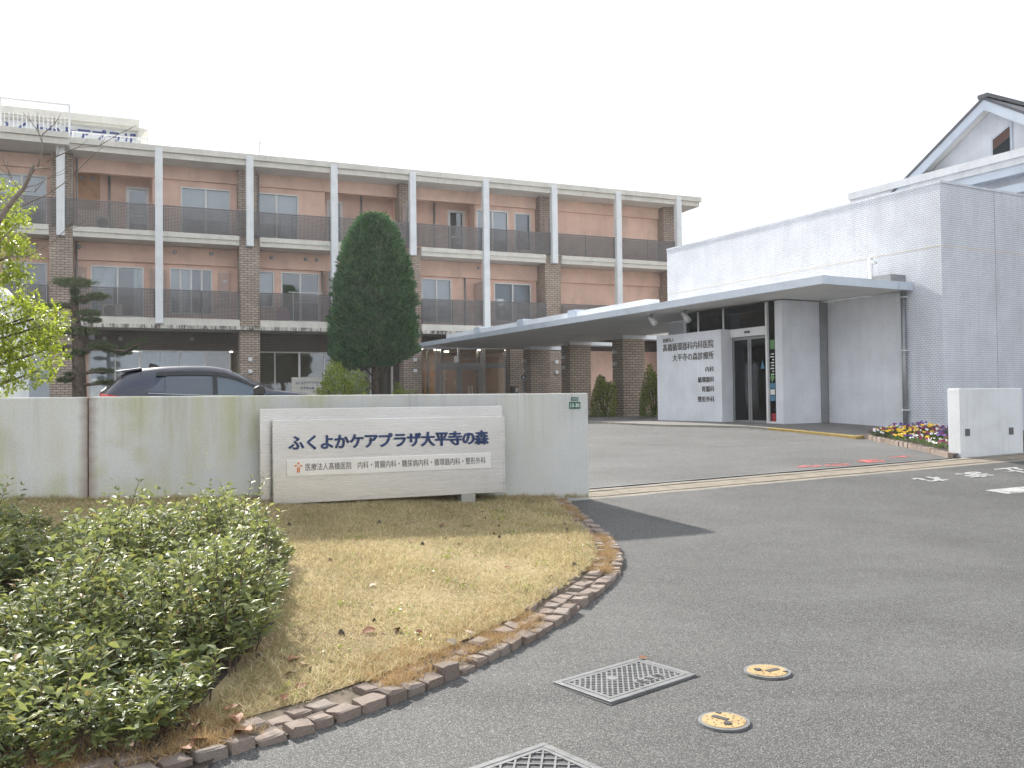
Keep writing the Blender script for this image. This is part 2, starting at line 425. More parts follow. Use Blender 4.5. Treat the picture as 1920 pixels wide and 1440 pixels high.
M['platform'] = plain('platform_paving', (.19, .18, .175), .85, var=.08, scale=2, bump=.2)
M['yellow_paint'] = plain('yellow_paint', (.43, .31, .10), .7, var=.12, scale=6, bump=.15)
def worn_paint(name, col, lo, hi, under):
    t = NT(name); c = t.coord()
    n = t.noise(c, 7.0, 5, .7); f = t.noise(c, 110, 3, .7)
    w = t.ramp(t.math('ADD', t.math('MULTIPLY', n, .7), t.math('MULTIPLY', f, .45)), [(lo, 1.0), (hi, 0.0)])
    p = t.bsdf(t.mix(.3, col, t.ramp(f, [(.3, .5), (.7, 1.1)]), 'MULTIPLY'), .75, 0, t.bump(f, .3, .004))
    tr = t.n('BsdfTransparent'); mx = t.n('MixShader'); t.put(mx, 0, w)
    t.t.links.new(tr.outputs[0], mx.inputs[1]); t.t.links.new(p, mx.inputs[2])
    return t.done(mx.outputs[0])
M['white_paint'] = worn_paint('white_road_paint', (.44, .44, .43), .58, .70, None)
M['red_paint'] = worn_paint('red_road_paint', (.62, .14, .13), .50, .64, None)
M['iron'] = plain('cast_iron', (.22, .222, .225), .55, .35, var=.14, scale=12, bump=.25)
M['iron_dark'] = plain('cast_iron_dark', (.085, .085, .088), .6, .3, var=.14, scale=12, bump=.25)
M['cover_yellow'] = plain('cover_yellow', (.42, .29, .13), .65, var=.12, scale=14, bump=.2)
M['dead_leaf'] = plain('dead_leaf', (.24, .10, .045), .7, var=.3, scale=12)
M['pale_leaf'] = plain('pale_dead_leaf', (.45, .36, .27), .7, var=.2, scale=12)
M['moss'] = leafmat('moss', [(0, (.12, .16, .03)), (1, (.30, .32, .06))], .8, .2)
M['twig'] = plain('twig', (.13, .085, .06), .9, var=.2, scale=20)
M['car_paint'] = plain('car_paint', (.016, .021, .042), .22, .55, var=.05, scale=2, coat=1.0)
M['car_black'] = plain('car_black', (.012, .012, .013), .35, var=.05, scale=3)
M['car_glass'] = glass('car_glass', (.25, .30, .32), .12)
M['car_glass_clear'] = glass('car_glass_clear', (.70, .82, .82), .10)
M['tail_red'] = plain('tail_red', (.45, .012, .015), .15, var=.05, scale=3, coat=1.0)
M['rubber'] = plain('rubber', (.02, .02, .02), .8, var=.1, scale=6)
M['petal_yellow'] = plain('petal_yellow', (.85, .52, .02), .6, var=.08, scale=20)
M['petal_white'] = plain('petal_white', (.78, .76, .74), .6, var=.06, scale=20)
M['petal_maroon'] = plain('petal_maroon', (.22, .025, .07), .6, var=.15, scale=20)
M['petal_violet'] = plain('petal_violet', (.10, .04, .26), .6, var=.15, scale=20)
M['soil'] = plain('soil', (.055, .042, .032), .95, var=.3, scale=8, bump=.5)

# ------------------------------------------------------------------ frames and ground heights
W_O, W_RZ = (1.0175, 11.809, 0.0), rad(23.0)        # boundary wall: x along the wall to the right, y into the site
B_O, B_RZ = (-17.565, 35.0, 0.0), rad(23.0)         # care home facade
C_O, C_RZ = (9.9236, 20.2, 0.0), rad(118.4)         # clinic corner: x away along the long wall, y out of it
def to_world(o, rz, x, y, z=0.0):
    c, s = math.cos(rz), math.sin(rz)
    return Vector((o[0] + c * x - s * y, o[1] + s * x + c * y, o[2] + z))
def Wp(s, d, z=0.0): return to_world(W_O, W_RZ, s, d, z)
def Bp(u, v, z=0.0): return to_world(B_O, B_RZ, u, v, z)
def Cp(u, v, z=0.0): return to_world(C_O, C_RZ, u, v, z)
def to_W(x, y):
    c, s = math.cos(W_RZ), math.sin(W_RZ); dx, dy = x - W_O[0], y - W_O[1]
    return c * dx + s * dy, -s * dx + c * dy
def zg(s): return min(max(.28 + .026 * s, .28), .52)
def ground_z(x, y):
    s, d = to_W(x, y); g = zg(s)
    if d < 0:
        k = max(0.0, 1 + d / 7.0); return g * k * k
    z = g + .055 * d
    t = z - .97
    return z if t < -.1 else .97 - .1 * math.exp(-(t + .1) / .1) if t < 1.5 else .97
def lawn_z(x, y):
    s, d = to_W(x, y)
    k = max(0.0, min(1.0, 1 + d / 6.5))
    return ground_z(x, y) + .045 + .048 * max(0.0, -s) * k ** 1.3

def sheet(name, mat, us, vs, fn, parent=None, kind='structure'):
    V = []; nu, nv = len(us), len(vs)
    for v in vs:
        for u in us: V.append(fn(u, v))
    F = [(j * nu + i, j * nu + i + 1, (j + 1) * nu + i + 1, (j + 1) * nu + i) for j in range(nv - 1) for i in range(nu - 1)]
    m = MB(); m.v = [tuple(p) for p in V]; m.f = F
    o = m.build(name, mat, parent, smooth=True)
    if kind: o['kind'] = kind
    return o
def lin(a, b, n): return [a + (b - a) * i / (n - 1) for i in range(n)]

# ------------------------------------------------------------------ text
def text_mesh(txt, extrude, bold):
    cu = bpy.data.curves.new('text', 'FONT'); cu.body = txt; cu.size = 1.0; cu.extrude = extrude
    cu.resolution_u = 3
    ob = bpy.data.objects.new('text', cu)
    me = bpy.data.meshes.new_from_object(ob)
    bpy.data.objects.remove(ob); bpy.data.curves.remove(cu)
    n = len(me.vertices); co = np.zeros(n * 3, dtype=np.float32); me.vertices.foreach_get('co', co); co = co.reshape(-1, 3)
    if bold and n:
        V, F = [], []
        for k, (dx, dy) in enumerate(((0, 0), (1, 0), (-1, 0), (0, 1), (0, -1), (.7, .7), (-.7, .7), (.7, -.7), (-.7, -.7))):
            V.append(co + np.array([dx * bold, dy * bold, -.03 * k * (1 if extrude else 0) ])); F += [tuple(v + k * n for v in p.vertices) for p in me.polygons]
        co = np.concatenate(V); m2 = bpy.data.meshes.new('text'); m2.from_pydata([tuple(v) for v in co], [], F); bpy.data.meshes.remove(me); me = m2
    return me, co
def lettering(name, txt, x0, x1, z0, z1, y, mat, parent, face=-1, bold=.01, depth=.01, keep=False):
    """text fitted to a rectangle on a wall; face=-1: seen from -y, +1: seen from +y (x runs backwards)"""
    me, co = text_mesh(txt, .5, bold)
    if not len(co): return None
    lo, hi = co.min(0), co.max(0); w, h = hi[0] - lo[0], hi[1] - lo[1]
    sx, sz = abs(x1 - x0) / w, (z1 - z0) / h
    if keep: sx = sz = min(sx, sz)
    X = (co[:, 0] - lo[0]) * sx; Z = (co[:, 1] - lo[1]) * sz + z0; D = co[:, 2] * depth
    if keep: X += (abs(x1 - x0) - w * sx) / 2
    q = np.stack([x0 + X, y - D, Z], 1) if face < 0 else np.stack([x0 - X, y + D, Z], 1)
    me.vertices.foreach_set('co', q.astype(np.float32).ravel()); me.update()
    me.materials.clear(); me.materials.append(mat)
    me.name = name
    return inst(name, me, parent)
def letter_row(name, txt, x0, x1, z0, size, y, mat, parent, bold=.02, depth=.01):
    n = len(txt); pitch = (x1 - x0) / n
    for i, ch in enumerate(txt):
        me, co = text_mesh(ch, .5, bold)
        if not len(co): continue
        lo, hi = co.min(0), co.max(0); cx = (lo[0] + hi[0]) / 2
        q = np.stack([x0 + pitch * (i + .5) + (co[:, 0] - cx) * size, y - co[:, 2] * depth, z0 + (co[:, 1] + .08) * size], 1)
        me.vertices.foreach_set('co', q.astype(np.float32).ravel()); me.update(); me.materials.clear(); me.materials.append(mat); me.name = name
        inst(name, me, parent)
# ================================================================== SETTING
def fin(a, b, st): return lin(a, b, int(round((b - a) / st)) + 1)
g = MB().poly([(-900, -900, -.06), (900, -900, -.06), (900, 900, -.06), (-900, 900, -.06)]).build('ground', M['earth']); g['kind'] = 'structure'
sheet('street', M['asphalt_street'], fin(-16, 44, .5), fin(-40, -8, 2.0)[:-1] + fin(-8, 0.0, .25), lambda s, d: (lambda p: (p.x, p.y, ground_z(p.x, p.y)))(Wp(s, d)))
sheet('driveway', M['asphalt_drive'], fin(-16, 44, .5), fin(.86, 46, .43), lambda s, d: (lambda p: (p.x, p.y, ground_z(p.x, p.y)))(Wp(s, d)))

# gate track: rows of paving stones with two steel grooves and a drain edge
gt = empty('gate_track', W_O, W_RZ); gt['kind'] = 'structure'
gm = MB()
for s in fin(-.2, 11.8, .5):
    pass
ss = fin(-.3, 12.0, .3)
def gz_local(s, d): p = Wp(s, d); return ground_z(p.x, p.y)
def strip(name, d0, d1, dz, mat, par, s0=-.3, s1=12.0):
    us = fin(s0, s1, .3); m = MB(); n = len(us)
    for d in (d0, d1): m.v += [(u, d, gz_local(u, max(d, .001)) + dz) for u in us]
    m.f = [(i, i + 1, n + i + 1, n + i) for i in range(n - 1)]
    return m.build(name, mat, par)
strip('track_bed', -.03, .90, -.035, M['dark_metal'], gt)
stone_cache = {}
for (d0, d1, ln, mk) in ((.0, .14, .6, 'gate_pale'), (.19, .55, .45, 'beige_stone'), (.60, .74, .6, 'gate_pale')):
    s = -.25
    while s < 11.5:
        p0, p1 = gz_local(s, d0 + .01), gz_local(s + ln, d0 + .01); q0, q1 = gz_local(s, d1), gz_local(s + ln, d1)
        m = MB(); e = .004; h = random.uniform(-.002, .003)
        top = [(s + e, d0, p0 + h), (s + ln - e, d0, p1 + h), (s + ln - e, d1, q1 + h), (s + e, d1, q0 + h)]
        m.v = top + [(x, y, z - .05) for x, y, z in top]
        m.f = [(0, 1, 2, 3), (4, 7, 6, 5), (0, 4, 5, 1), (1, 5, 6, 2), (2, 6, 7, 3), (3, 7, 4, 0)]
        m.build('paving_stone', M[mk], gt); s += ln
for d in (.165, .575): strip('guide_rail', d - .008, d + .008, -.012, M['dark_metal'], gt)
strip('drain_edge', .80, .845, .006, M['grey_metal'], gt)

# clinic platform with kerb
def kerb_v(u):
    pts = [(.25, 2.86), (1.65, 2.86), (3.35, 2.95), (4.1, 3.5), (5.15, 4.2), (6.5, 4.32), (8.25, 4.3), (26, 4.3)]
    for (a, b), (c, d) in zip(pts, pts[1:]):
        if u <= c: return b + (d - b) * max(0, (u - a)) / (c - a)
    return 4.3
def plat(u, t, inset=0.0, dz=.045, vin=-9.0):
    kv = kerb_v(u) - inset; lo = .0 if u < 10.0 else vin
    v = lo + (kv - lo) * t; p = Cp(u, v); return (p.x, p.y, ground_z(p.x, p.y) + dz)
us = fin(.22, 9.97, .25); sheet('platform', M['platform'], us, lin(0, 1, 14), lambda u, t: plat(u, t, .16))
us = fin(10.0, 25.0, .3); sheet('platform', M['platform'], us, lin(0, 1, 30), lambda u, t: plat(u, t, .16))
kb = empty('kerb', C_O, C_RZ); kb['kind'] = 'structure'
u = .22
while u < 24.5:
    u1 = u + .6; m = MB()
    def kp(uu, ins, dz):
        p = Cp(uu, kerb_v(uu) - ins); return (uu, kerb_v(uu) - ins, ground_z(p.x, p.y) + dz)
    e = .005
    top = [kp(u + e, 0, .052), kp(u1 - e, 0, .052), kp(u1 - e, .155, .052), kp(u + e, .155, .052)]
    m.v = top + [(x, y, z - .2) for x, y, z in top]
    m.f = [(3, 2, 1, 0), (5, 6, 7, 4), (1, 5, 4, 0), (2, 6, 5, 1), (3, 7, 6, 2), (0, 4, 7, 3)]
    m.build('kerb_stone', M['yellow_paint'] if u < 2.2 else M['pale_stone'], kb); u = u1
m = MB()
for i in range(9):
    a, b = .25 + i * .30, .25 + (i + 1) * .30 - .006
    p, q = Cp(.22, a), Cp(.22, b)
    top = [(.02, a, ground_z(p.x, p.y) + .055), (.21, a, ground_z(p.x, p.y) + .055), (.21, b, ground_z(q.x, q.y) + .055), (.02, b, ground_z(q.x, q.y) + .055)]
    k = MB(); k.v = top + [(x, y, z - .15) for x, y, z in top]; k.f = [(0, 1, 2, 3), (4, 7, 6, 5), (0, 4, 5, 1), (1, 5, 6, 2), (2, 6, 7, 3), (3, 7, 4, 0)]
    k.build('kerb_stone', M['yellow_paint'], kb)

# ================================================================== BOUNDARY WALL, SIGN, GATE PILLAR
bw = empty('boundary_wall', W_O, W_RZ)
tag(bw, 'long pale concrete boundary wall stained with green algae behind the lawn', 'wall')
box('wall_panel', -16, -6.053, 0, .22, -.1, 1.705, M['wall_concrete'], bw, .012)
box('wall_panel', -6.045, 0, 0, .22, -.1, 1.708, M['wall_concrete'], bw, .012)
for (a, b, z0, z1, txt, lab) in ((-.255, -.150, 1.607, 1.655, '大平寺2丁目', 'small green address plate near the top corner of the concrete wall'),
                                 (-.285, -.120, 1.500, 1.592, '13-30', 'larger green number plate below the small plate on the concrete wall')):
    e = empty('address_plate', W_O, W_RZ); tag(e, lab, 'plate', 'green address plates on the wall end')
    box('plate', a, b, -.008, -.001, z0, z1, M['green_plate'], e, .002)
    w_, h_ = (b - a), (z1 - z0)
    lettering('lettering', txt, a + w_ * .1, b - w_ * .1, z0 + h_ * .22, z1 - h_ * .22, -.009, M['white_metal'], e, -1, .02 if '-' in txt else .0, .003)

fs = empty('facility_sign', Wp(0, 0), W_RZ)
tag(fs, 'wide brushed stainless steel sign panel standing in front of the concrete wall', 'sign')
box('back_panel', -4.285, -1.315, -.17, -.11, .47, 1.552, M['stainless'], fs, .004)
box('front_panel', -4.165, -1.375, -.33, -.27, .48, 1.425, M['stainless'], fs, .004)
for s in (-3.9, -2.75, -1.6): box('spacer', s - .04, s + .04, -.269, -.171, .6, 1.3, M['grey_metal'], fs)
sp_ = box('name_strip', -4.02, -1.55, -.352, -.332, .79, .975, M['strip_metal'], fs, .002)
box('return_panel', -1.374, -1.352, -.33, -.171, .48, 1.425, M['stainless'], fs)
for s in (-3.76, -1.84): box('foot', s - .09, s + .09, -.33, -.15, .1, .469 if s < -3 else .479, M['concrete'], fs, .006)
letter_row('letter', 'ふくよかケアプラザ大平寺の森', -3.995, -1.575, 1.085, .178, -.342, M['ink_blue'], fs, .032, .02)
lettering('strip_lettering', '医療法人髙橋医院　内科・胃腸内科・糖尿病内科・循環器内科・整形外科', -3.81, -1.62, .845, .93, -.3535, M['ink_dark'], fs, -1, .004, .002)
lg = MB()
cx, cz = -3.89, .885
lg.disc((cx, -.353, cz + .048), (0, -1, 0), .013, .004, 16)
for sg in (-1, 1):
    lg.prism([(cx + sg * .004, cz + .012), (cx + sg * .018, cz + .030), (cx + sg * .042, cz + .030), (cx + sg * .042, cz + .008), (cx + sg * .03, cz + .008), (cx + sg * .028, cz + .018), (cx + sg * .016, cz + .014)], 1, -.357, -.353)
    lg.box(cx + sg * .003, cx + sg * .016, -.357, -.353, cz - .055, cz + .004)
lg.build('emblem', M['orange'], fs)

gp = empty('gate_pillar', W_O, W_RZ); tag(gp, 'white concrete gate wall at the right edge with two square metal plates', 'wall')
box('pillar', 7.86, 9.46, .80, 1.06, .1, 1.75, M['white_concrete'], gp, .012)
for s in (8.03, 9.14):
    pl = box('metal_plate', s - .055, s + .055, .788, .799, .905, 1.03, M['plate_grey'], gp, .002)
    b_ = MB()
    for dx in (-.04, .04):
        for dz in (-.045, .045): b_.disc((s + dx, .788, .967 + dz), (0, -1, 0), .006, .004, 8)
    b_.build('bolts', M['grey_metal'], pl)

# ================================================================== CLINIC
cl = empty('clinic_building', C_O, C_RZ)
tag(cl, 'low white mosaic-tiled clinic block with a long flat entrance canopy', 'building')
# main block: smooth tile under the canopy left of the downpipe, coarse tile elsewhere
box('main_block', 0, 10.0, -6.0, 0, .2, 6.54, M['mosaic'], cl, .01)
box('entrance_wall', 1.05, 3.33, .0, .012, .3, 4.13, M['mosaic_fine'], cl)
cp_ = MB().box(-.012, 10.012, -6.01, .012, 6.541, 6.60).build('coping', M['mosaic'], cl)
MB().box(-.003, 9.99, .0005, .003, 5.09, 5.11).build('joint', M['cream'], cl); MB().box(-.003, -.0005, -5.9, -.01, 5.09, 5.11).build('joint', M['cream'], cl)
MB().box(-.003, -.0005, -2.01, -1.995, .5, 6.53).build('joint', M['grey_metal'], cl)
# canopy
CZ0, CZ1 = 4.14, 4.33
can = MB(); can.box(.80, 9.99, .015, 2.985, CZ0 + .02, CZ1 - .03); can.box(10.02, 24.2, -2.75, 2.985, CZ0 + .02, CZ1 - .03)
can.build('canopy', M['canopy_under'], cl)
us = [.79, 3.6, 7.6, 11.6, 15.6, 19.6, 24.22]
fas = bpy.data.objects['canopy']
for a, b in zip(us, us[1:]): MB().box(a + .004, b - .004, 2.99, 3.03, CZ0, CZ1).box(a + .004, b - .004, 2.6, 2.989, CZ1 - .028, CZ1 - .012).build('fascia_panel', M['blue_white'], fas)
for a, b in ((.02, .52), (.53, 3.03)): MB().box(.75, .79, a, b, CZ0, CZ1).build('fascia_panel', M['blue_white'], fas)
for a, b in ((8.0, 11.9), (12.4, 15.5), (16.0, 19.2), (19.7, 22.6)):
    box('upstand', a, b, 1.9, 2.35, CZ1 - .03, 4.62, M['white_wall'], fas)
for a, b in ((11.91, 12.39), (15.51, 15.99), (19.21, 19.69)): box('upstand_joint', a, b, 1.86, 2.40, CZ1 - .03, 4.69, M['blue_white'], fas)
# vent pipe, flashing on the canopy
MB().tube([(1.55, .5, CZ1 - .03), (1.55, .5, 5.0)], .06, 12).tube([(1.55, .5, 4.93), (1.40, .5, 4.86)], .045, 10).build('vent_pipe', M['white_metal'], cl, True)
MB().box(.95, 1.45, .02, .55, CZ1 - .03, CZ1 + .20).box(1.55, 2.3, .02, .32, CZ1 - .03, CZ1 + .15).build('flashing', M['grey_metal'], cl)
MB().tube([(5.2, .6, CZ1 - .03), (5.2, .6, 4.62)], .06, 12).tube([(5.2, .6, 4.58), (5.05, .6, 4.52)], .045, 10).build('vent_pipe', M['white_metal'], cl, True)
# downpipe with brackets
dp = MB().tube([(.98, .09, 4.13), (.98, .09, .3)], .055, 12).build('downpipe', M['grey_metal'], cl, True)
for z in (4.0, 2.72, 1.3): MB().box(.90, 1.06, .013, .16, z - .015, z + .015).disc((.93, .17, z), (0, 1, 0), .012, .03, 8).build('bracket', M['white_metal'], dp)
# entrance: pillar wall, slit, glazed vestibule, sign wall
box('pillar_wall', 3.37, 3.62, .0, 1.62, .3, 4.13, M['mosaic_fine'], cl)
sl = box('slit_window', 3.34, 3.365, .02, .28, .95, 4.12, M['grey_metal'], cl)
box('sign_wall', 5.22, 8.03, 1.60, 2.0, .3, 3.51, M['mosaic_fine'], cl, .004)
vr = MB(); vr.box(3.63, 7.2, .02, .06, .9, 4.12); vr.box(7.16, 7.2, .06, 1.4, .9, 4.12); vr.box(3.63, 7.2, .06, 1.5, .84, .90)
vr.build('vestibule_room', M['room_ochre'], cl)
box('dark_screen', 4.3, 4.9, .5, .56, .92, 3.0, M['door_brown'], cl)
for a, b in ((3.95, 4.07), (4.45, 4.58)): box('inner_post', a, b, .9, 1.0, .92, 4.1, M['door_brown'], cl)
fr = MB()
fr.box(3.86, 3.92, 1.55, 1.66, .9, 4.12)                       # tall mullion between strip and door
fr.box(7.16, 7.24, 1.50, 1.62, 3.52, 4.12)
for u in (5.55, 6.6): fr.box(u, u + .05, 1.54, 1.60, 3.52, 4.12)
fr.box(3.63, 3.855, 1.56, 1.62, .9, 1.02)
fr.build('entrance_frame', M['white_metal'], cl)
MB().box(3.925, 5.215, 1.50, 1.68, 3.28, 3.50).build('door_header', M['white_metal'], cl)
box('door_sensor', 4.45, 4.65, 1.681, 1.70, 3.36, 3.42, M['dark_metal'], cl)
for a, b, lab in ((3.93, 4.56, None), (4.585, 5.205, None)):
    d = MB().box(a, a + .05, 1.56, 1.60, .92, 3.27).box(b - .05, b, 1.56, 1.60, .92, 3.27).box(a + .051, b - .051, 1.56, 1.60, .92, 1.04).box(a + .051, b - .051, 1.56, 1.60, 3.2, 3.27).build('sliding_door', M['grey_metal'], cl)
    box('pane', a + .051, b - .051, 1.576, 1.582, 1.041, 3.199, M['glass_dark'], d)
box('transom_pane', 3.93, 7.15, 1.57, 1.576, 3.52, 4.12, M['glass_dark'], cl)
box('side_pane', 3.63, 3.855, 1.585, 1.591, 1.03, 4.12, M['glass_dark'], cl)
for (a, b, z0, z1, mk) in ((3.66, 3.82, 2.86, 3.10, 'poster_green'), (3.67, 3.84, 1.52, 1.66, 'poster_blue'), (3.67, 3.84, 1.84, 1.98, 'poster_blue'), (3.68, 3.84, 1.68, 1.82, 'paper'), (3.66, 3.80, .99, 1.2, 'red'), (3.66, 3.8, .9, .97, 'paper')):
    box('poster', a, b, 1.592, 1.596, z0 + .03, z1 + .03, M[mk], cl)
MB().prism([(3.76, 2.02), (3.84, 2.15), (3.76, 2.28), (3.68, 2.15)], 1, 1.592, 1.597).build('poster', M['poster_green'], cl)
for i in range(9):
    z = 2.78 - i * .075; w_ = (.10, .13, .07, .12)[i % 4]
    box('notice_line', 3.69, 3.69 + w_, 1.592, 1.595, z - .028, z, M['paper'], cl)
MB().prism([(4.02, 2.40), (4.16, 2.40), (4.09, 2.62)], 1, 1.602, 1.606).build('poster', M['poster_blue'], cl)
# clinic lettering on the sign wall (seen from +y: text runs towards -x)
sw = bpy.data.objects['sign_wall']
for (txt, a, b, z0, z1, mk) in (('医療法人', 7.72, 7.22, 3.30, 3.42, 'ink_grey'), ('髙橋循環器科内科医院', 7.73, 5.52, 3.03, 3.26, 'ink_grey'), ('大平寺の森診療所', 7.29, 5.52, 2.72, 2.94, 'ink_grey'),
                                ('内科', 5.87, 5.52, 2.37, 2.52, 'ink_dark'), ('循環器科', 6.19, 5.52, 2.08, 2.24, 'ink_dark'), ('胃腸科', 6.02, 5.52, 1.82, 1.98, 'ink_dark'), ('整形外科', 6.20, 5.52, 1.54, 1.70, 'ink_dark')):
    lettering('lettering', txt, a, b, z0, z1, 2.003, M[mk], sw, 1, .012, .012)
# canopy columns of brick with pale beams and wall lamps
for u in (14.8, 18.62, 22.0):
    bc = box('brick_column', u, u + .7, -2.65, -1.6, .5, 4.0, M['brick'], cl)
    box('column_beam', u + .02, u + .68, -4.2, -1.62, 4.001, 4.15, M['white_wall'], bc)
    for z in (3.05, 3.5): box('wall_lamp', u + .36, u + .52, -1.598, -1.46, z - .07, z + .07, M['white_metal'], bc, .01)
# spotlights under the canopy
for (u, v, lab) in ((7.80, 2.33, 'white tubular spotlight under the canopy, the farther of two'), (6.55, 2.11, 'white tubular spotlight under the canopy, the nearer of two above the sign wall')):
    e = empty('spotlight', C_O, C_RZ); tag(e, lab, 'spotlight', 'canopy spotlights')
    MB().tube([(u, v, CZ0 + .019), (u, v, CZ0 - .10)], .012, 8).disc((u, v, CZ0 + .018), (0, 0, -1), .06, .02, 14).build('stem', M['grey_metal'], e)
    MB().tube([(u + .12, v, CZ0 - .06), (u - .13, v, CZ0 - .30)], [.075, .09], 14).build('lamp_head', M['white_metal'], e, True)

# ================================================================== GABLED HOUSE behind the clinic
gh = empty('gabled_house', C_O, C_RZ); tag(gh, 'white tiled house with a steep gabled roof and slanted window behind the clinic', 'house')
V0 = -7.0; PK = (3.5, 10.45); sl_ = (PK[1] - 8.3) / (6.75 - 3.5)
def gab(zoff, half): return [(PK[0] - half, PK[1] + zoff - sl_ * half), (PK[0], PK[1] + zoff), (PK[0] + half, PK[1] + zoff - sl_ * half)]
pts = [(PK[0] - 3.3, 7.0), (PK[0] + 3.3, 7.0), (PK[0] + 3.3, PK[1] - sl_ * 3.3), (PK[0], PK[1]), (PK[0] - 3.3, PK[1] - sl_ * 3.3)]
MB().prism(pts, 1, V0 - 8, V0 - .55).build('gable_wall', M['mosaic_fine'], gh)
wn = MB().prism([(3.58, 8.7), (3.58, 9.52), (2.92, 9.86), (2.92, 8.7)], 1, V0 - .549, V0 - .50).build('window', M['blue_white'], gh)
MB().prism([(3.52, 8.7), (3.52, 9.47), (2.98, 9.75), (2.98, 8.7)], 1, V0 - .499, V0 - .485).build('pane', M['glass_dark'], wn)
MB().prism([(3.515, 9.15), (3.515, 9.46), (2.985, 9.74), (2.985, 9.43)], 1, V0 - .484, V0 - .48).build('blind', M['door_brown'], wn)
def slab_pts(z0, z1, half):
    a = gab(z0, half); b = gab(z1, half); return a + b[::-1]
rf = MB().prism(slab_pts(.20, .29, 3.75), 1, V0 - 8.2, V0 - .02).build('roof', M['roof_tile'], gh)
MB().prism(slab_pts(-.12, .199, 3.72), 1, V0 - .10, V0 - .05).build('bargeboard', M['blue_white'], rf)
MB().prism(slab_pts(.02, .198, 3.6), 1, V0 - 8.0, V0 - .101).build('eave_board', M['soffit'], rf)
box('ridge_cap', PK[0] - .16, PK[0] + .16, V0 - 8.2, V0 + .0, PK[1] + .24, PK[1] + .36, M['roof_tile'], rf)
MB().box(-6, 8.59, V0 - .5, V0, 8.62, 8.86).box(-6, 8.55, V0 - .45, V0 - .06, 8.42, 8.619).build('terrace_band', M['white_concrete'], gh)
MB().box(-6, 6.5, V0 - .40, V0 - .12, 8.16, 8.419).build('beam', M['blue_white'], gh)
box('lower_wall', -6, 8.2, V0 - 8, V0 - 1.2, .9, 8.3, M['cream'], gh)
box('lower_band', -6, 6.0, V0 - .42, V0 - .1, 7.60, 7.86, M['blue_white'], gh)
# ================================================================== CARE HOME
ch = empty('care_home_building', B_O, B_RZ)
tag(ch, 'three-storey salmon pink care home with white columns, railed balconies and brick piers', 'building')
Z2, Z3, ZR = 5.25, 8.85, 11.92          # second floor, third floor, roof underside
PIT = 3.633; CU = [-.345 + PIT * k for k in range(-3, 9)]       # column centre lines
def wall_holes(name, u0, u1, z0, z1, v, th, holes, mat, parent):
    holes = [h for h in holes if h[0] < u1 and h[1] > u0]
    us = sorted({u0, u1, *[h[0] for h in holes], *[h[1] for h in holes]}); us = [u for u in us if u0 <= u <= u1]
    zs = sorted({z0, z1, *[h[2] for h in holes], *[h[3] for h in holes]}); zs = [z for z in zs if z0 <= z <= z1]
    m = MB()
    for a, b in zip(us, us[1:]):
        for c, d in zip(zs, zs[1:]):
            mu, mz = (a + b) / 2, (c + d) / 2
            if any(h[0] < mu < h[1] and h[2] < mz < h[3] for h in holes): continue
            m.poly([(a, v, c), (b, v, c), (b, v, d), (a, v, d)]); m.poly([(a, v + th, d), (b, v + th, d), (b, v + th, c), (a, v + th, c)])
    for h in holes:
        a, b, c, d = h
        m.poly([(a, v, c), (a, v + th, c), (b, v + th, c), (b, v, c)]); m.poly([(a, v, d), (b, v, d), (b, v + th, d), (a, v + th, d)])
        m.poly([(a, v, c), (a, v, d), (a, v + th, d), (a, v + th, c)]); m.poly([(b, v, c), (b, v + th, c), (b, v + th, d), (b, v, d)])
    return m.build(name, mat, parent)
def wave_curtain(a, b, z0, z1, v, mat, parent):
    n = max(12, int((b - a) / .03)); m = MB(); us = lin(a, b, n)
    ph = random.uniform(0, 6)
    for z in (z0, z1): m.v += [(u, v + .03 * math.sin(u * 38 + ph) + .012 * math.sin(u * 91), z) for u in us]
    m.f = [(i, i + 1, n + i + 1, n + i) for i in range(n - 1)]
    return m.build('curtain', mat, parent, True)
def window(u0, u1, z0, z1, v, n=2, kind='blind', fm='alu', fw=.055, split=None, gm='glass'):
    m = MB(); y0, y1 = v - .025, v + .09
    m.box(u0, u1, y0, y1, z1 - fw, z1); m.box(u0, u1, y0, y1, z0, z0 + fw)
    m.box(u0, u0 + fw, y0, y1, z0 + fw + .001, z1 - fw - .001); m.box(u1 - fw, u1, y0, y1, z0 + fw + .001, z1 - fw - .001)
    w = (u1 - u0) / n
    for i in range(1, n):
        c = u0 + w * i; m.box(c - .04, c + .04, y0 + .01, y1 - .02, z0 + fw + .001, z1 - fw - .001)
    if split: m.box(u0 + fw, u1 - fw, y0 + .015, y1 - .03, split - .025, split + .025)
    f = m.build('window', M[fm], ch)
    for i in range(n): box('pane', u0 + w * i + .045, u0 + w * (i + 1) - .045, v + .035 + .012 * (i % 2), v + .043 + .012 * (i % 2), z0 + fw, z1 - fw, M[gm], f)
    if kind == 'blind': box('blind', u0 + fw, u1 - fw, v + .16, v + .17, z0 + fw, z1 - fw, M['blind'], f)
    elif kind == 'half': box('blind', u0 + fw, u0 + (u1 - u0) * .5, v + .16, v + .17, z0 + fw, z1 - fw, M['blind'], f)
    elif kind == 'curtain':
        wave_curtain(u0 + .05, u0 + (u1 - u0) * .46, z0 + fw, z1 - fw, v + .2, M['curtain'], f)
        wave_curtain(u1 - (u1 - u0) * .2, u1 - .05, z0 + fw, z1 - fw, v + .2, M['curtain'], f)
    return f
VW = 1.4
W3 = [(-6.2, -4.3, 8.95, 11.08, 2, 'blind'), (-2.75, -.95, 8.95, 11.08, 2, 'blind'), (4.2, 6.24, 8.95, 11.09, 2, 'blind'), (7.26, 9.21, 8.95, 11.11, 2, 'blind'),
      (17.87, 19.56, 8.95, 11.14, 2, 'blind'), (19.9, 20.79, 9.2, 11.11, 1, 'dark')]
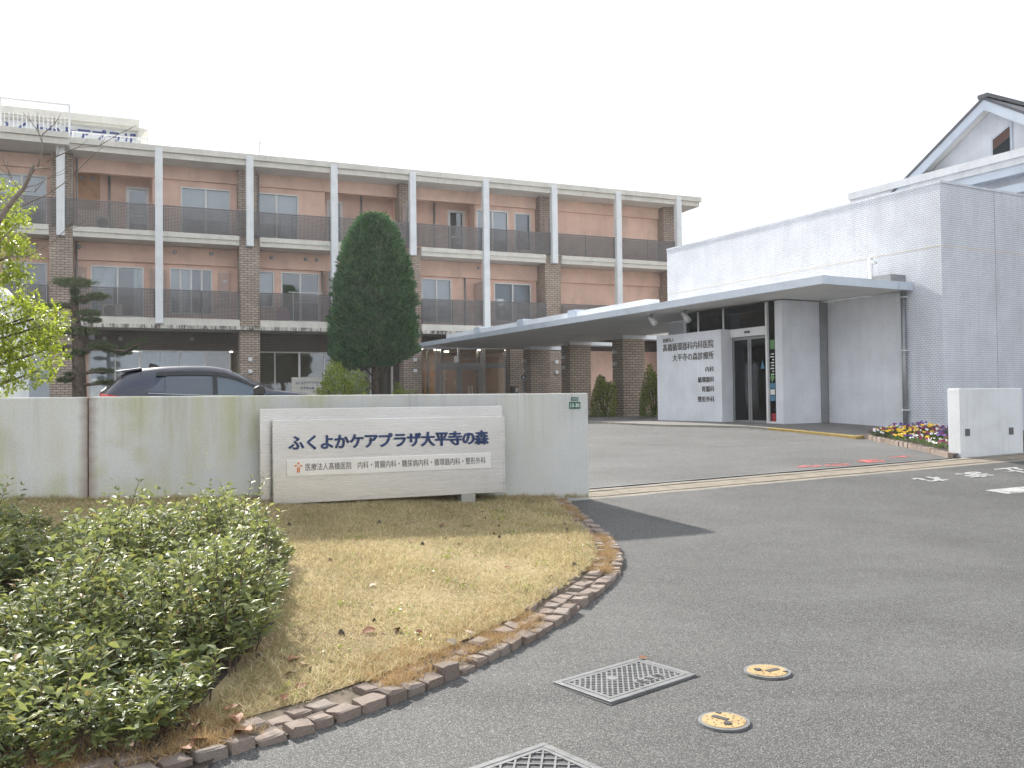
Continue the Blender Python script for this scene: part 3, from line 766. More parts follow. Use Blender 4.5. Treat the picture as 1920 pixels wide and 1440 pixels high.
W2 = [(-6.2, -4.3, 5.35, 7.5, 2, 'blind'), (-2.5, -.93, 5.35, 7.5, 2, 'dark'), (.67, 2.71, 5.35, 7.5, 2, 'curtain'), (3.74, 5.47, 5.57, 7.54, 4, 'half'), (7.40, 8.11, 5.95, 7.58, 1, 'blind'),
      (8.42, 10.13, 5.35, 7.58, 2, 'dark'), (11.6, 13.3, 5.35, 7.58, 2, 'blind'), (15.0, 16.52, 5.45, 7.6, 2, 'blind'), (18.76, 20.77, 5.6, 7.54, 2, 'blind')]
D3 = [(2.01, 2.94, 8.9, 11.15), (10.68, 11.45, 8.9, 11.22), (16.71, 17.62, 8.9, 11.22)]
ALC = [(.07, 3.06), (10.42, 13.85), (14.7, 17.78)]
wall_holes('wall', -12, 28.9, Z3, ZR, VW, .16, [w[:4] for w in W3] + [(a_, b_, Z3 + .001, 11.361) for a_, b_ in ALC], M['plaster'], ch)
VA = 2.4
for (a_, b_) in ALC:
    wall_holes('alcove_wall', a_ - .05, b_ + .05, Z3, 11.6, VA, .16, D3, M['plaster'], ch)
    for p_, q_ in ((a_ - .16, a_ - .002), (b_ + .002, b_ + .16)): box('alcove_side', p_, q_, VW + .161, VA - .002, Z3, 11.6, M['plaster'], ch)
    box('alcove_ceiling', a_ - .1, b_ + .1, VW + .161, VA + .1, 11.601, 11.65, M['soffit'], ch)
wall_holes('wall', -12, 28.9, Z2, Z3 - .4, VW, .16, [w[:4] for w in W2], M['plaster'], ch)
for w in W3: window(*w[:4], VW, w[4], w[5])
for w in W2: window(*w[:4], VW, w[4], w[5])
for (a, b, c, d) in D3:
    m = MB().box(a, b, VA - .03, VA + .1, d - .11, d).box(a, a + .13, VA - .03, VA + .1, c, d - .111).box(b - .13, b, VA - .03, VA + .1, c, d - .111).box(a + .131, b - .131, VA, VA + .08, c, c + .12).box(a + .131, b - .131, VA, VA + .08, 9.85, 9.93)
    dd = m.build('balcony_door', M['alu'], ch)
    box('pane', a + .131, b - .131, VA + .03, VA + .04, c + .121, d - .112, M['glass'], dd)
    MB().tube([(a + .16, VA - .05, 9.75), (a + .16, VA - .05, 9.95)], .015, 8).build('handle', M['grey_metal'], dd)
# proud beams along the top of each storey
box('wall_beam', -12, 28.88, VW - .12, VW - .003, 11.36, ZR - .002, M['plaster'], ch)
box('wall_beam', -12, 28.88, VW - .12, VW - .003, 7.70, Z3 - .402, M['plaster'], ch)
# building mass behind the rooms
mm = MB(); mm.box(-12, 28.9, 3.4, 14, 4.7, ZR - .003); mm.build('rear_mass', M['room'], ch)
MB().box(28.85, 28.92, VW + .003, 14, .8, ZR).build('end_wall', M['plaster'], ch)
# floor slabs (one deck per storey) and their fascias bay by bay
for z0, z1 in ((Z3 - .38, Z3 - .01), (Z2 - .40, Z2 - .01)): box('deck', -12, 28.9, .22, 3.6, z0, z1, M['soffit'], ch)
piers = [CU[1], CU[3], CU[5], CU[7], CU[9], CU[11]]     # brick piers stand on every second line (c -2,0,2,4,6,8)
for k in range(len(CU) - 1):
    a, b = CU[k], CU[k + 1]
    la = a + (.43 if a in piers else .0) ; lb = b - (.43 if b in piers else .0)
    f = box('balcony_fascia', la + .004, lb - .004, .06, .219, Z3 - .20, Z3, M['fascia'], ch)
    box('fascia_lower', la + .004, lb - .004, .11, .219, Z3 - .40, Z3 - .202, M['fascia'], f)
    box('balcony_fascia', la + .004, lb - .004, .06, .219, Z2 - .28, Z2, M['fascia'], ch)
f = box('band', -12, 28.9, .0, .219, Z2 - .44, Z2 - .283, M['fascia_dirty'], ch)
# roof slab, fascia steps, coping
rfm = MB().box(-.02, 30.0, .16, 14.2, ZR, 12.30).build('roof', M['soffit'], ch)
MB().box(-.02, 30.1, .06, .159, ZR + .0, 12.16).build('roof_fascia', M['fascia'], rfm)
MB().box(-.02, 30.18, -.04, .10, 12.162, 12.40).build('roof_edge', M['fascia'], rfm)
MB().box(30.101, 30.18, .101, 14.2, 12.162, 12.40).build('roof_edge', M['fascia'], rfm)
MB().box(30.001, 30.10, .16, 14.2, ZR, 12.161).build('roof_fascia', M['fascia'], rfm)
for a, b in ((.1, 12.8), (15.2, 29.35)): box('coping', a, b, .25, .6, 12.301, 12.47, M['fascia'], rfm)
MB().box(-12, -.021, -.42, 14.2, ZR + .05, 12.40).build('wing_roof', M['soffit'], ch)
MB().box(-12, -.015, -.5, -.421, ZR + .03, 12.20).box(-12, -.01, -.58, -.40, 12.202, 12.42).build('roof_fascia', M['fascia'], bpy.data.objects['wing_roof'])
# white columns
for k, c in enumerate(CU):
    odd = (k % 2 == 0)
    zb = 5.0 if odd else 8.42
    y0 = -.47 if c < -.2 else -.10
    MB().box(c - .15, c + .15, y0 if c < -.5 else -.10, .20, zb, 12.28 if c > -.5 else 12.1).build('white_column', M['white_col'], ch, bevel=.012)
# brick piers: lower two storeys at the front, set back on the third
for c in piers:
    p = box('brick_pier', c - .42, c + .42, .215, 1.0, .8, Z3 - .002, M['brick'], ch)
    MB().box(c - .40, c + .40, .80, VW + .2, Z3 + .0, ZR - .004).build('upper_pier', M['brick'], p)
    MB().box(c - .38, c + .38, 1.001, VW + .2, Z2, Z3 - .42).build('return_wall', M['brick'], p)
    MB().tube([(c + .52, VW - .16, Z3), (c + .52, VW - .16, ZR - .05)], .04, 8).build('downpipe', M['grey_metal'], p, True)
    MB().tube([(c + .50, VW - .16, Z2), (c + .50, VW - .16, Z3 - .42)], .04, 8).build('downpipe', M['grey_metal'], p, True)
for u, z0, z1 in ((1.36, Z3, 11.59), (12.34, Z3, 11.59), (16.0, Z3, 11.59), (10.25, Z2, 7.7), (17.2, Z2, 7.7), (11.3, Z2, 7.7)):
    yy = (VA if z0 > 8 else VW) - .06; MB().tube([(u, yy, z0), (u, yy, z1)], .045, 8).build('wall_pipe', M['grey_metal'], ch, True)
# railings: rails with a fine grid of bars
for k in range(len(CU) - 1):
    for (zf, lv) in ((Z3, 3), (Z2, 2)):
        a = CU[k] + .155; b = CU[k + 1] - .155
        if lv == 2:
            if CU[k] in piers: a = CU[k] + .425
            if CU[k + 1] in piers: b = CU[k + 1] - .425
        zt = zf + 1.10 if lv == 3 else zf + 1.20
        r = MB().box(a, b, .085, .135, zt - .045, zt).box(a, b, .09, .13, zf + .035, zf + .07)
        for u in (a + .02, (a + b) / 2, b - .02): r.box(u - .02, u + .02, .141, .175, zf + .0, zt - .05)
        r = r.build('railing', M['rail_metal'], ch)
        g_ = MB(); u = a + .04
        while u < b - .02: g_.box(u - .014, u + .014, .10, .118, zf + .071, zt - .046); u += .058
        z = zf + .115
        while z < zt - .06: g_.box(a, b, .119, .130, z - .0125, z + .0125); z += .058
        g_.build('bar_grid', M['rail_metal'], r)['kind'] = 'stuff'
# privacy screens between flats, round vents, window heater boxes
for (u, z0, z1) in ((10.38, Z2 + .1, 7.55), (17.72, Z2 + .1, 7.45), (21.3, Z3 + .1, 10.75), (13.95, Z3 + .1, 10.9), (3.22, Z2 + .1, 7.3)):
    s_ = box('privacy_screen', u - .02, u + .02, .30, VW - .01, z0, z1, M['plaster_dark'], ch)
    box('screen_frame', u - .035, u + .035, .262, .299, z0 - .06, z1 + .03, M['grey_metal'], s_)
for (u, z, v, r_) in ((.24, 8.22, VW - .123, .09), (3.95, 8.20, VW - .123, .09), (5.43, 8.22, VW - .123, .09), (-1.44, 8.12, VW - .123, .16), (8.0, 8.2, VW - .123, .09), (9.5, 8.2, VW - .123, .09), (10.0, 8.2, VW - .123, .09), (17.9, 8.2, VW - .123, .07),
                      (.7, 4.54, 1.99, .16), (1.17, 4.5, 1.99, .09), (1.79, 4.49, 1.99, .09), (4.66, 4.52, 1.99, .09), (.30, 11.35, VA - .003, .10), (.72, 11.35, VA - .003, .10)):
    MB().disc((u, v, z), (0, -1, 0), r_, .06, 16, r_ * .7).build('vent_cap', M['grey_metal'], ch, False)
for (u0, u1, z0, z1) in ((2.95, 3.62, 6.05, 7.45), (5.72, 6.2, 6.0, 7.4), (.15, .52, 6.3, 7.4)):
    s_ = box('service_panel', u0, u1, VW - .10, VW - .003, z0, z1, M['plaster_dark'], ch, .01)
    box('label_plate', u0 + .2, u1 - .12, VW - .11, VW - .101, z1 - .42, z1 - .30, M['paper'], s_)
box('sun_patch_panel', .06, 1.0, VA - .05, VA - .003, 10.0, 11.55, M['wood'], ch)  # orange wood colour stands for sun falling through the open stair gap
# ground storey: dark tiled lintel, glazing, interior
box('lintel', -12, 14.3, 2.0, 2.2, 4.02, Z2 - .41, M['dark_tile'], ch)
box('lintel', 14.35, 28.9, 2.0, 2.2, 4.25, Z2 - .41, M['dark_tile'], ch)
def glazing(us, z0, z1, v, kinds, gm='glass'):
    m = MB(); a, b = us[0], us[-1]
    m.box(a, b, v - .03, v + .07, z1 - .05, z1); m.box(a, b, v - .03, v + .07, z0, z0 + .08)
    for i, u in enumerate(us):
        w = .09 if i in (0, len(us) - 1) or i % 2 == 0 else .045
        m.box(u - w / 2, u + w / 2, v - .028, v + .068, z0 + .081, z1 - .051)
    f = m.build('glazed_front', M['alu'], ch)
    for i, (p, q) in enumerate(zip(us, us[1:])):
        box('pane', p + .03, q - .03, v + .02, v + .028, z0 + .081, z1 - .051, M[gm], f)
        if kinds[i] == 'b': box('blind', p + .03, q - .03, v + .14, v + .15, z0 + .09, z1 - .06, M['blind'], f)
        if kinds[i] == 'c': wave_curtain(p + .03, q - .03, z0 + .09, z1 - .06, v + .2, M['curtain'], f)
    return f
glazing([-6.2, -4.4, -2.6, -.8], .95, 4.015, 2.06, 'bbb')
glazing([.6, 1.58, 2.54, 4.18, 5.2, 6.25], .95, 4.015, 2.06, 'bbcbd')
glazing([7.35, 8.22, 9.32, 10.45, 11.5, 12.65, 13.7], .95, 4.015, 2.06, 'dddddd')
box('plinth_wall', -.02, .55, 2.0, 2.2, .8, 4.019, M['plaster'], ch)
box('pier_wall', 13.75, 14.75, 2.0, 2.2, .8, 4.019, M['dark_tile'], ch)
ri = MB(); ri.box(-12, 14.2, 7.5, 7.6, .95, 4.1); ri.box(-12, 14.2, 2.25, 7.5, .9, .95); ri.box(-12, 14.2, 2.21, 7.5, 4.1, 4.3)
ri.box(14.201, 14.3, 2.25, 7.6, .95, 4.3)
for u in (-.7, 6.85): ri.box(u, u + .1, 2.3, 7.5, .96, 4.09)
ri.build('ground_room', M['cream'], ch)
for u, v in ((5.9, 3.4), (8.0, 3.4), (2.0, 4.0)): box('ceiling_lamp', u - .6, u + .6, v, v + .15, 4.05, 4.09, M['tube_lamp'], ch)
for (a, b, z0, z1, v, mk) in ((9.6, 10.4, 1.0, 2.9, 6.5, 'wood'), (10.9, 11.6, 1.0, 2.6, 5.5, 'plaster_dark'), (12.2, 13.0, 1.6, 2.5, 6.8, 'paper'), (7.6, 8.6, 1.0, 1.9, 4.5, 'wood')):
    box('furniture', a, b, v, v + .4, z0, z1, M[mk], ch)
# entrance glazing and lobby
gz_ = MB(); v = 1.25
for u in (14.9, 15.68, 16.8, 17.98, 18.12, 19.3): gz_.box(u - .045, u + .045, v - .05, v + .05, .95, 4.22)
gz_.box(14.9, 19.3, v - .048, v + .048, 4.221, 4.28)
gz_.box(15.73, 17.93, v - .06, v + .06, 3.30, 3.52)
ef = gz_.build('entrance_front', M['grey_metal'], ch)
box('entrance_beam', 18.17, 19.25, v + .06, v + .25, 3.30, 3.52, M['white_metal'], ef)
for a, b in ((14.95, 15.63), (15.73, 16.75), (16.85, 17.93), (18.17, 19.25)):
    box('pane', a, b, v, v + .008, .95, 4.21, M['glass'], ef)
for a, b in ((15.75, 16.74), (16.86, 17.92)):
    MB().box(a, a + .07, v - .045, v - .002, .95, 3.29).box(b - .07, b, v - .045, v - .002, .95, 3.29).box(a + .071, b - .071, v - .045, v - .002, 3.2, 3.29).build('door_leaf', M['grey_metal'], ef)
MB().tube([(17.30, v - .09, 2.0), (17.30, v - .09, 2.4)], .02, 8).tube([(17.46, v - .09, 2.0), (17.46, v - .09, 2.4)], .02, 8).build('door_handle', M['white_metal'], ef)
lb = MB(); lb.box(14.8, 20.4, 6.5, 6.6, .95, 4.3); lb.box(14.7, 14.8, 2.3, 6.5, .95, 4.3); lb.box(20.3, 20.4, 2.3, 6.5, .95, 4.3); lb.box(14.8, 20.3, 1.3, 6.5, .90, .949)
lb.build('lobby_room', M['plaster_dark'], ch)
box('lobby_ceiling', 14.8, 20.3, 1.31, 6.5, 4.29, 4.35, M['cream'], ch)
for (u, v_) in ((15.3, 2.6), (16.4, 3.4), (15.6, 4.2), (18.6, 3.0), (17.4, 4.8)): MB().disc((u, v_, 4.289), (0, 0, -1), .11, .02, 14).build('downlight', M['lamp'], ch)
box('timber_door', 15.02, 15.72, 3.2, 3.26, .96, 3.1, M['wood'], ch)
box('timber_panel', 15.8, 17.2, 5.6, 5.7, .96, 3.3, M['wood'], ch)
for u in (15.75, 16.5, 18.4): box('inner_post', u, u + .1, 3.0, 3.1, .96, 4.28, M['grey_metal'], ch)
box('interior_notice', 16.55, 16.78, v - .07, v - .062, 3.55, 3.85, M['paper'], ch)
box('brick_return', 19.38, 20.35, .9, 1.3, .8, 4.24, M['brick'], ch)
wall_holes('lower_wall', 20.4, 28.9, .8, 4.24, 2.02, .15, [], M['plaster'], ch)
for (c, z) in ((CU[5], 3.56), (CU[5], 3.05), (CU[7] + .1, 3.6), (CU[7] + .1, 3.1), (CU[9] + .1, 3.55), (CU[9] + .1, 3.05)):
    box('wall_lamp', c - .08, c + .08, .09, .213, z - .08, z + .08, M['white_metal'], ch, .01)

# rooftop penthouse with blue lettering
ph = empty('rooftop_penthouse', B_O, B_RZ); tag(ph, 'pale rooftop block carrying blue lettering above the pink building', 'building')
box('wall', -9, 2.62, 6.6, 11, 12.41, 14.759, M['white_col'], ph)
MB().box(-9, 2.55, 6.0, 11.2, 14.86, 15.2).build('parapet', M['fascia'], ph)
MB().prism([(2.5, 14.3), (2.95, 14.86), (2.5, 14.86)], 1, 6.3, 10).build('bracket', M['fascia'], ph)
MB().box(-9, 2.8, 6.15, 11.1, 14.76, 14.859).build('parapet_lower', M['fascia'], ph)
letter_row('letter', 'ふくよかケアプラザ', -3.35, 2.42, 14.08, .66, 6.58, M['roof_blue'], ph, .03, .06)
# white roof railings
rr = empty('roof_railing', B_O, B_RZ); tag(rr, 'tall white metal railing on the left wing roof edge', 'railing', 'white roof railings')
m = MB().box(-12, -.04, .47, .53, 13.80, 13.86).box(-12, -.04, .48, .52, 12.62, 12.66)
m.build('rail', M['white_metal'], rr)
for u in (-7.4, -4.95, -2.5, -.06): box('post', u - .035, u + .035, .465, .535, 12.42, 13.799, M['white_metal'], rr)
u = -9.8
while u < -.12:
    if min(abs(u - q) for q in (-7.4, -4.95, -2.5, -.06)) > .06: MB().box(u - .016, u + .016, .484, .516, 12.661, 13.3).build('bar', M['white_metal'], rr)
    u += .152
rr.name = 'roof_railing'
r2 = empty('roof_railing', B_O, B_RZ); tag(r2, 'low white metal railing showing above the roof edge beside the blue letters', 'railing', 'white roof railings')
MB().box(0, 2.9, .67, .72, 12.80, 12.85).build('rail', M['white_metal'], r2)
for u in (.05, 1.5, 2.88): box('post', u - .03, u + .03, .665, .725, 12.31, 12.799, M['white_metal'], r2)
u = .2
while u < 2.8:
    if min(abs(u - q) for q in (1.5, 2.88)) > .06: MB().box(u - .014, u + .014, .68, .71, 12.36, 12.799).build('bar', M['white_metal'], r2)
    u += .15
an = empty('roof_antenna', Bp(7.85, 4.0, 12.30), B_RZ); tag(an, 'thin antenna mast standing on the flat roof', 'antenna')
MB().tube([(0, 0, 0), (0, 0, 2.05)], .018, 6).build('mast', M['grey_metal'], an)
MB().tube([(0, 0, 1.75), (.25, 0, 1.85)], .012, 6).tube([(.2, -.15, 1.83), (.2, .15, 1.83)], .01, 6).tube([(.1, -.2, 1.79), (.1, .2, 1.79)], .01, 6).tube([(-.1, 0, 2.2), (.1, 0, 2.0)], .01, 6).tube([(.1, 0, 2.2), (-.1, 0, 2.0)], .01, 6).build('elements', M['grey_metal'], an)

# balcony things
def air_con(u, z, lab):
    e = empty('air_conditioner', Bp(u, .95, z), B_RZ); tag(e, lab, 'air conditioner', 'balcony air conditioners')
    box('casing', -.38, .38, -.14, .14, .04, .60, M['cream'], e, .015)
    MB().disc((-.1, -.141, .32), (0, -1, 0), .22, .012, 20).build('fan_grille', M['dark_metal'], e)
    for x in (-.3, .3): box('foot', x - .04, x + .04, -.13, .13, 0, .039, M['dark_metal'], e)
air_con(1.25, Z3, 'outdoor air conditioner unit on the top balcony left of the white door')
air_con(1.5, Z2, 'outdoor air conditioner unit on the middle balcony below the curtained window')
air_con(13.0, Z3 + .85, 'outdoor air conditioner unit high on the top balcony above the conifer')
dr = empty('clothes_rack', Bp(9.4, .75, Z2), B_RZ); tag(dr, 'metal clothes drying rack with pink cover on the middle balcony', 'drying rack')
m = MB()
for x in (-.55, .55): m.tube([(x, 0, 0), (x, 0, 1.35)], .018, 6)
m.tube([(-.75, 0, 1.35), (.75, 0, 1.35)], .018, 6); m.tube([(-.55, 0, .9), (.55, 0, .9)], .012, 6); m.build('frame', M['white_metal'], dr)
MB().prism([(-1.25, .1), (-.75, .1), (-.72, .45), (-.86, .68), (-1.1, .68), (-1.28, .45)], 1, -.18, .18).build('cover', M['pink_cloth'], dr)

# small sign, round sign, post in front of the entrance
sg = empty('forecourt_sign', Bp(8.43, -5.0, .9), B_RZ); tag(sg, 'low beige name board with a pink paper in front of the glazing', 'sign')
box('board', -.57, .57, -.06, .06, .35, 1.735, M['stainless'], sg, .006)
for x in (-.45, .45): box('post', x - .05, x + .05, -.05, .05, -.1, .349, M['concrete'], sg)
lettering('lettering', 'ふくよかケアプラザ', -.44, .44, 1.46, 1.58, -.061, M['ink_blue'], sg, -1, .02, .006)
lettering('lettering', '大平寺の森', -.26, .26, 1.26, 1.38, -.061, M['ink_blue'], sg, -1, .02, .006)
box('paper', -.24, -.04, -.066, -.061, .93, 1.14, M['pink_paper'], sg)
rs = empty('round_sign', Cp(21.2, -.75, .95), rad(20)); tag(rs, 'round white-rimmed sign on a post beside the main entrance', 'sign')
MB().tube([(0, 0, 0), (0, 0, 1.6)], .03, 10).build('post', M['grey_metal'], rs, True)
MB().disc((0, -.02, 1.75), (0, -1, 0), .17, .02, 28).build('disc', M['white_metal'], rs)
MB().disc((0, -.041, 1.75), (0, -1, 0), .14, .006, 28).build('face', M['dark_metal'], rs)
MB().disc((.0, -.048, 1.72), (0, -1, 0), .065, .006, 18).box(-.03, .02, -.056, -.048, 1.74, 1.84).build('symbol', M['white_metal'], rs)
ip = empty('intercom_post', Cp(21.6, -.5, .95), rad(20)); tag(ip, 'grey intercom pedestal below the round sign', 'pedestal')
box('body', -.16, .16, -.12, .12, 0, 1.35, M['dark_metal'], ip, .01)
box('panel', .02, .14, -.13, -.121, .85, 1.28, M['paper'], ip); box('slot', .03, .13, -.136, -.131, 1.0, 1.1, M['dark_metal'], ip)
bn = empty('litter_bin', Cp(21.9, .05, .95), rad(20)); tag(bn, 'small pale box standing left of the intercom pedestal', 'bin')
box('body', -.1, .1, -.1, .1, 0, .95, M['white_metal'], bn, .01); box('lid', -.11, .11, -.11, .11, .951, 1.0, M['grey_metal'], bn)

# rounded white wall behind the left tree
wg = MB().prism([(-3.2, .6), (.06, .6), (.06, 2.75), (.02, 3.05), (-.10, 3.35), (-.25, 3.52), (-3.2, 3.62)], 1, 0, .35).build('garden_wall', M['white_concrete'])
wg.location = (-7.88, 14.0, 0); wg.rotation_euler = (0, 0, rad(10)); tag(wg, 'white rounded wall end behind the leafy tree at the left edge', 'wall')
# ================================================================== PARKED CAR
def interp(x, tab):
    for (a, b), (c, d) in zip(tab, tab[1:]):
        if x <= c: return b + (d - b) * (x - a) / (c - a) if x > a else b
    return tab[-1][1]
CT = [(0, .72), (.06, 1.02), (.2, 1.20), (.38, 1.40), (.46, 1.475), (.7, 1.535), (1.1, 1.58), (1.6, 1.605), (2.0, 1.60), (2.3, 1.555), (2.6, 1.43), (2.9, 1.26), (3.2, 1.13), (3.35, 1.10), (3.7, 1.07), (4.0, 1.01), (4.2, .88), (4.3, .62)]
CB = [(0, .70), (.06, .95), (.3, 1.06), (1.0, 1.03), (2.0, .985), (3.0, .965), (3.3, .99), (3.7, .98), (4.0, .93), (4.2, .82), (4.3, .58)]
CWd = [(0, .72), (.15, .82), (.5, .87), (1.2, .885), (3.2, .885), (3.8, .86), (4.15, .76), (4.3, .62)]
CR = [(0, .66), (.3, .66), (.46, .63), (1.0, .62), (2.0, .62), (2.6, .66), (3.1, .76), (3.3, .80), (3.9, .76), (4.3, .55)]
def smooth_tab(x, tab, h=.10): return (interp(x - h, tab) + 2 * interp(x, tab) + interp(x + h, tab)) / 4
def car_sec(x):
    zt = smooth_tab(x, CT, .07) if x > .5 else interp(x, CT); zb = min(interp(x, CB), zt - .02); w = interp(x, CWd); yr = min(interp(x, CR), w * .97); low = .24 if .4 < x < 4.0 else .32
    cab = min(1.0, max(0.0, (zt - zb - .05) / .3)); drop = .02 + .07 * cab
    return [(0, low), (w * .9, low), (w * .99, .42), (w, .66), (w * .985, zb), (yr, zt - drop), (yr * .72, zt - .015), (0, zt)]
car = empty('parked_car', W_O, W_RZ); tag(car, 'dark navy compact SUV parked behind the concrete wall', 'car')
cz0 = .80; cr = Wp(-6.24, 8.45)
car.location = (cr.x, cr.y, cz0)
xs = lin(0, 4.3, 61); secs = [car_sec(x) for x in xs]; m = MB(); K = 15
for x, sc in zip(xs, secs):
    m.v += [(x, -y, z) for y, z in sc] + [(x, y, z) for y, z in reversed(sc[1:-1])][:6]
K = len(m.v) // len(xs)
for i in range(len(xs) - 1):
    for k in range(K):
        j = (k + 1) % K; m.f.append((i * K + k, (i + 1) * K + k, (i + 1) * K + j, i * K + j))
m.f.append(tuple(range(K))); m.f.append(tuple((len(xs) - 1) * K + k for k in range(K - 1, -1, -1)))
body = m.build('body', M['car_paint'], car, True)
def side_patch(name, mat, x0, x1, t0f, t1f, sgn, off, par, n=14):
    m = MB(); q = lin(x0, x1, n)
    for x in q:
        sc = car_sec(x); (yb, zb), (yr, zr) = sc[4], sc[5]
        for t in (t0f(x), t1f(x)):
            m.v.append((x, sgn * (yb + (yr - yb) * t + off), zb + (zr - zb) * t))
    m.f = [(2 * i, 2 * i + 2, 2 * i + 3, 2 * i + 1) for i in range(n - 1)]
    return m.build(name, mat, par, True)
for sg_ in (-1, 1):
    c0 = lambda v: (lambda x: v)
    side_patch('quarter_window', M['car_glass'], .86, 1.14, c0(.10), lambda x: .10 + .62 * (x - .86) / .28, sg_, .006, car, 6)
    side_patch('rear_window_side', M['car_glass'], 1.17, 2.02, c0(.06), c0(.80), sg_, .006, car)
    side_patch('front_window_side', M['car_glass_clear'], 2.12, 3.02, c0(.06), c0(.80), sg_, .006, car)
    side_patch('rain_visor', M['car_black'], 1.0, 2.98, c0(.78), c0(.93), sg_, .03, car, 24)
    side_patch('door_pillar', M['car_black'], 2.03, 2.11, c0(.04), c0(.80), sg_, .008, car, 3)
    side_patch('belt_trim', M['grey_metal'], .86, 3.05, c0(.0), c0(.035), sg_, .010, car, 20)
    mr = MB().prism([(2.78, 1.0), (2.95, .98), (3.0, 1.05), (2.97, 1.16), (2.86, 1.18), (2.77, 1.13)], 1, sg_ * .92, sg_ * 1.10).build('mirror', M['car_black'], car, False, .02)
    MB().tube([(2.92, sg_ * .84, 1.02), (2.90, sg_ * .93, 1.04)], .025, 8).build('mirror_arm', M['car_black'], mr)
    tl = MB()
    for x in lin(.015, .42, 9):
        sc = car_sec(x); y = interp(x, CWd) * .985 + .012; tl.v += [(x, sg_ * y, .93 + .03 * x), (x, sg_ * (y - .01), 1.06 - .08 * (x / .42))]
    tl.f = [(2 * i, 2 * i + 2, 2 * i + 3, 2 * i + 1) for i in range(8)]
    tl.poly([(-.02, sg_ * .74, .93), (-.02, sg_ * .45, .95), (-.0, sg_ * .45, 1.03), (.02, sg_ * .74, 1.06)])
    tl.build('tail_light', M['tail_red'], car)
    for x in (.85, 3.42):
        wh = MB().tube([(x, sg_ * .66, .33), (x, sg_ * .89, .33)], .33, 28).build('wheel', M['rubber'], car)
        MB().disc((x, sg_ * .88, .33), (0, sg_, 0), .21, .015, 24).build('rim', M['grey_metal'], wh)
    hl = MB().prism([(3.85, .70), (4.2, .68), (4.15, .80), (3.8, .84)], 1, sg_ * .62, sg_ * .84).build('headlight', M['white_metal'], car, False, .02)
def top_patch(name, mat, x0, x1, wf, off, n=8):
    m = MB()
    for x in lin(x0, x1, n):
        sc = car_sec(x); yr, zr = sc[5]; ym, zm = sc[6]; zt = sc[7][1]
        a = wf
        for y, z in ((-yr * a, zr + .01), (-ym, zm), (0, zt), (ym, zm), (yr * a, zr + .01)): m.v.append((x, y, z + off))
    for i in range(n - 1):
        for k in range(4): m.f.append((i * 5 + k, (i + 1) * 5 + k, (i + 1) * 5 + k + 1, i * 5 + k + 1))
    return m.build(name, mat, car, True)
top_patch('windscreen', M['car_glass_clear'], 2.42, 3.22, .97, .008)
top_patch('rear_window', M['car_glass'], .14, .40, .93, .012)
MB().prism([(.28, 1.475), (.75, 1.545), (.75, 1.50), (.45, 1.45)], 1, -.60, .60).build('spoiler', M['car_paint'], car, False, .012)
MB().prism([(.86, 1.55), (1.10, 1.575), (1.02, 1.62), (.93, 1.65), (.90, 1.65)], 1, -.025, .025).build('antenna_fin', M['car_black'], car)
MB().tube([(.02, -.1, 1.08), (.10, .28, 1.17)], .012, 6).build('rear_wiper', M['car_black'], car)

# ================================================================== TREES AND BUSHES
def rnd_dirs(n): return unit(RNG.normal(size=(n, 3)))
def arr(*a): return np.array(a, float)
# clipped conifer
cf = empty('clipped_conifer', (-4.83, 31.0, .95)); tag(cf, 'tall dense dark green conifer clipped to a bullet shape in the forecourt', 'tree')
prof = [(1.95, 1.0), (2.05, 1.36), (2.45, 1.50), (3.2, 1.53), (3.92, 1.48), (4.65, 1.39), (5.35, 1.24), (6.1, 1.02), (6.75, .76), (7.05, .56), (7.26, .34), (7.38, .06)]
prof = [(z_, r_ * .90) for z_, r_ in prof]
def crad(z): return np.interp(z, [p[0] for p in prof], [p[1] for p in prof])
n = 62000
z = RNG.uniform(2.0, 7.36, n * 2); keep = RNG.uniform(0, 1, n * 2) < (crad(z) + .1) / 1.62; z = z[keep][:n]; n = len(z)
th = RNG.uniform(0, 2 * np.pi, n)
lump = .045 * np.sin(3 * th + 1.3 * z) + .05 * np.sin(8 * th - 3.9 * z) + .05 * np.sin(15 * th + 9.1 * z) + .04 * np.sin(23 * th - 17 * z)
r = crad(z) * (1 + lump) * (1 - .30 * RNG.uniform(0, 1, n) ** 2.2)
tilt = -.18 * np.cos(th)                                    # crown hangs lower on the left
z2 = np.where(z < 3.2, z + tilt * (3.2 - z) * -1.0, z)
P = np.stack([r * np.cos(th), r * np.sin(th), z2], 1)
out = np.stack([np.cos(th), np.sin(th), np.full(n, .55)], 1)
D = unit(out + .55 * rnd_dirs(n)); N = unit(rnd_dirs(n) + .3 * out)
# sprays: every third leaf joins a tuft that pokes out of the clipped surface
nt_ = 1150; tz = RNG.uniform(2.05, 7.25, nt_); tt = RNG.uniform(0, 2 * np.pi, nt_); tr_ = crad(tz) * RNG.uniform(.92, 1.16, nt_)
TC = np.stack([tr_ * np.cos(tt), tr_ * np.sin(tt), np.where(tz < 3.2, tz + .18 * np.cos(tt) * (3.2 - tz), tz)], 1); TO = unit(np.stack([np.cos(tt), np.sin(tt), np.full(nt_, .8)], 1))
sel = np.arange(0, n, 2); tid = RNG.integers(0, nt_, len(sel))
P[sel] = TC[tid] + RNG.normal(0, .05, (len(sel), 3)); D[sel] = unit(TO[tid] + .55 * rnd_dirs(len(sel)))
V, F = leaves(P - D * .05, D, N, RNG.uniform(.10, .22, n), RNG.uniform(.03, .06, n), .2, .15)
np_obj('crown', V, F, M['conifer_leaf'], cf)
core = MB().tube([(0, 0, zz) for zz, _ in prof], [max(.02, rr * .66) for _, rr in prof], 20); core.build('inner_foliage', M['conifer_leaf'], cf, True)
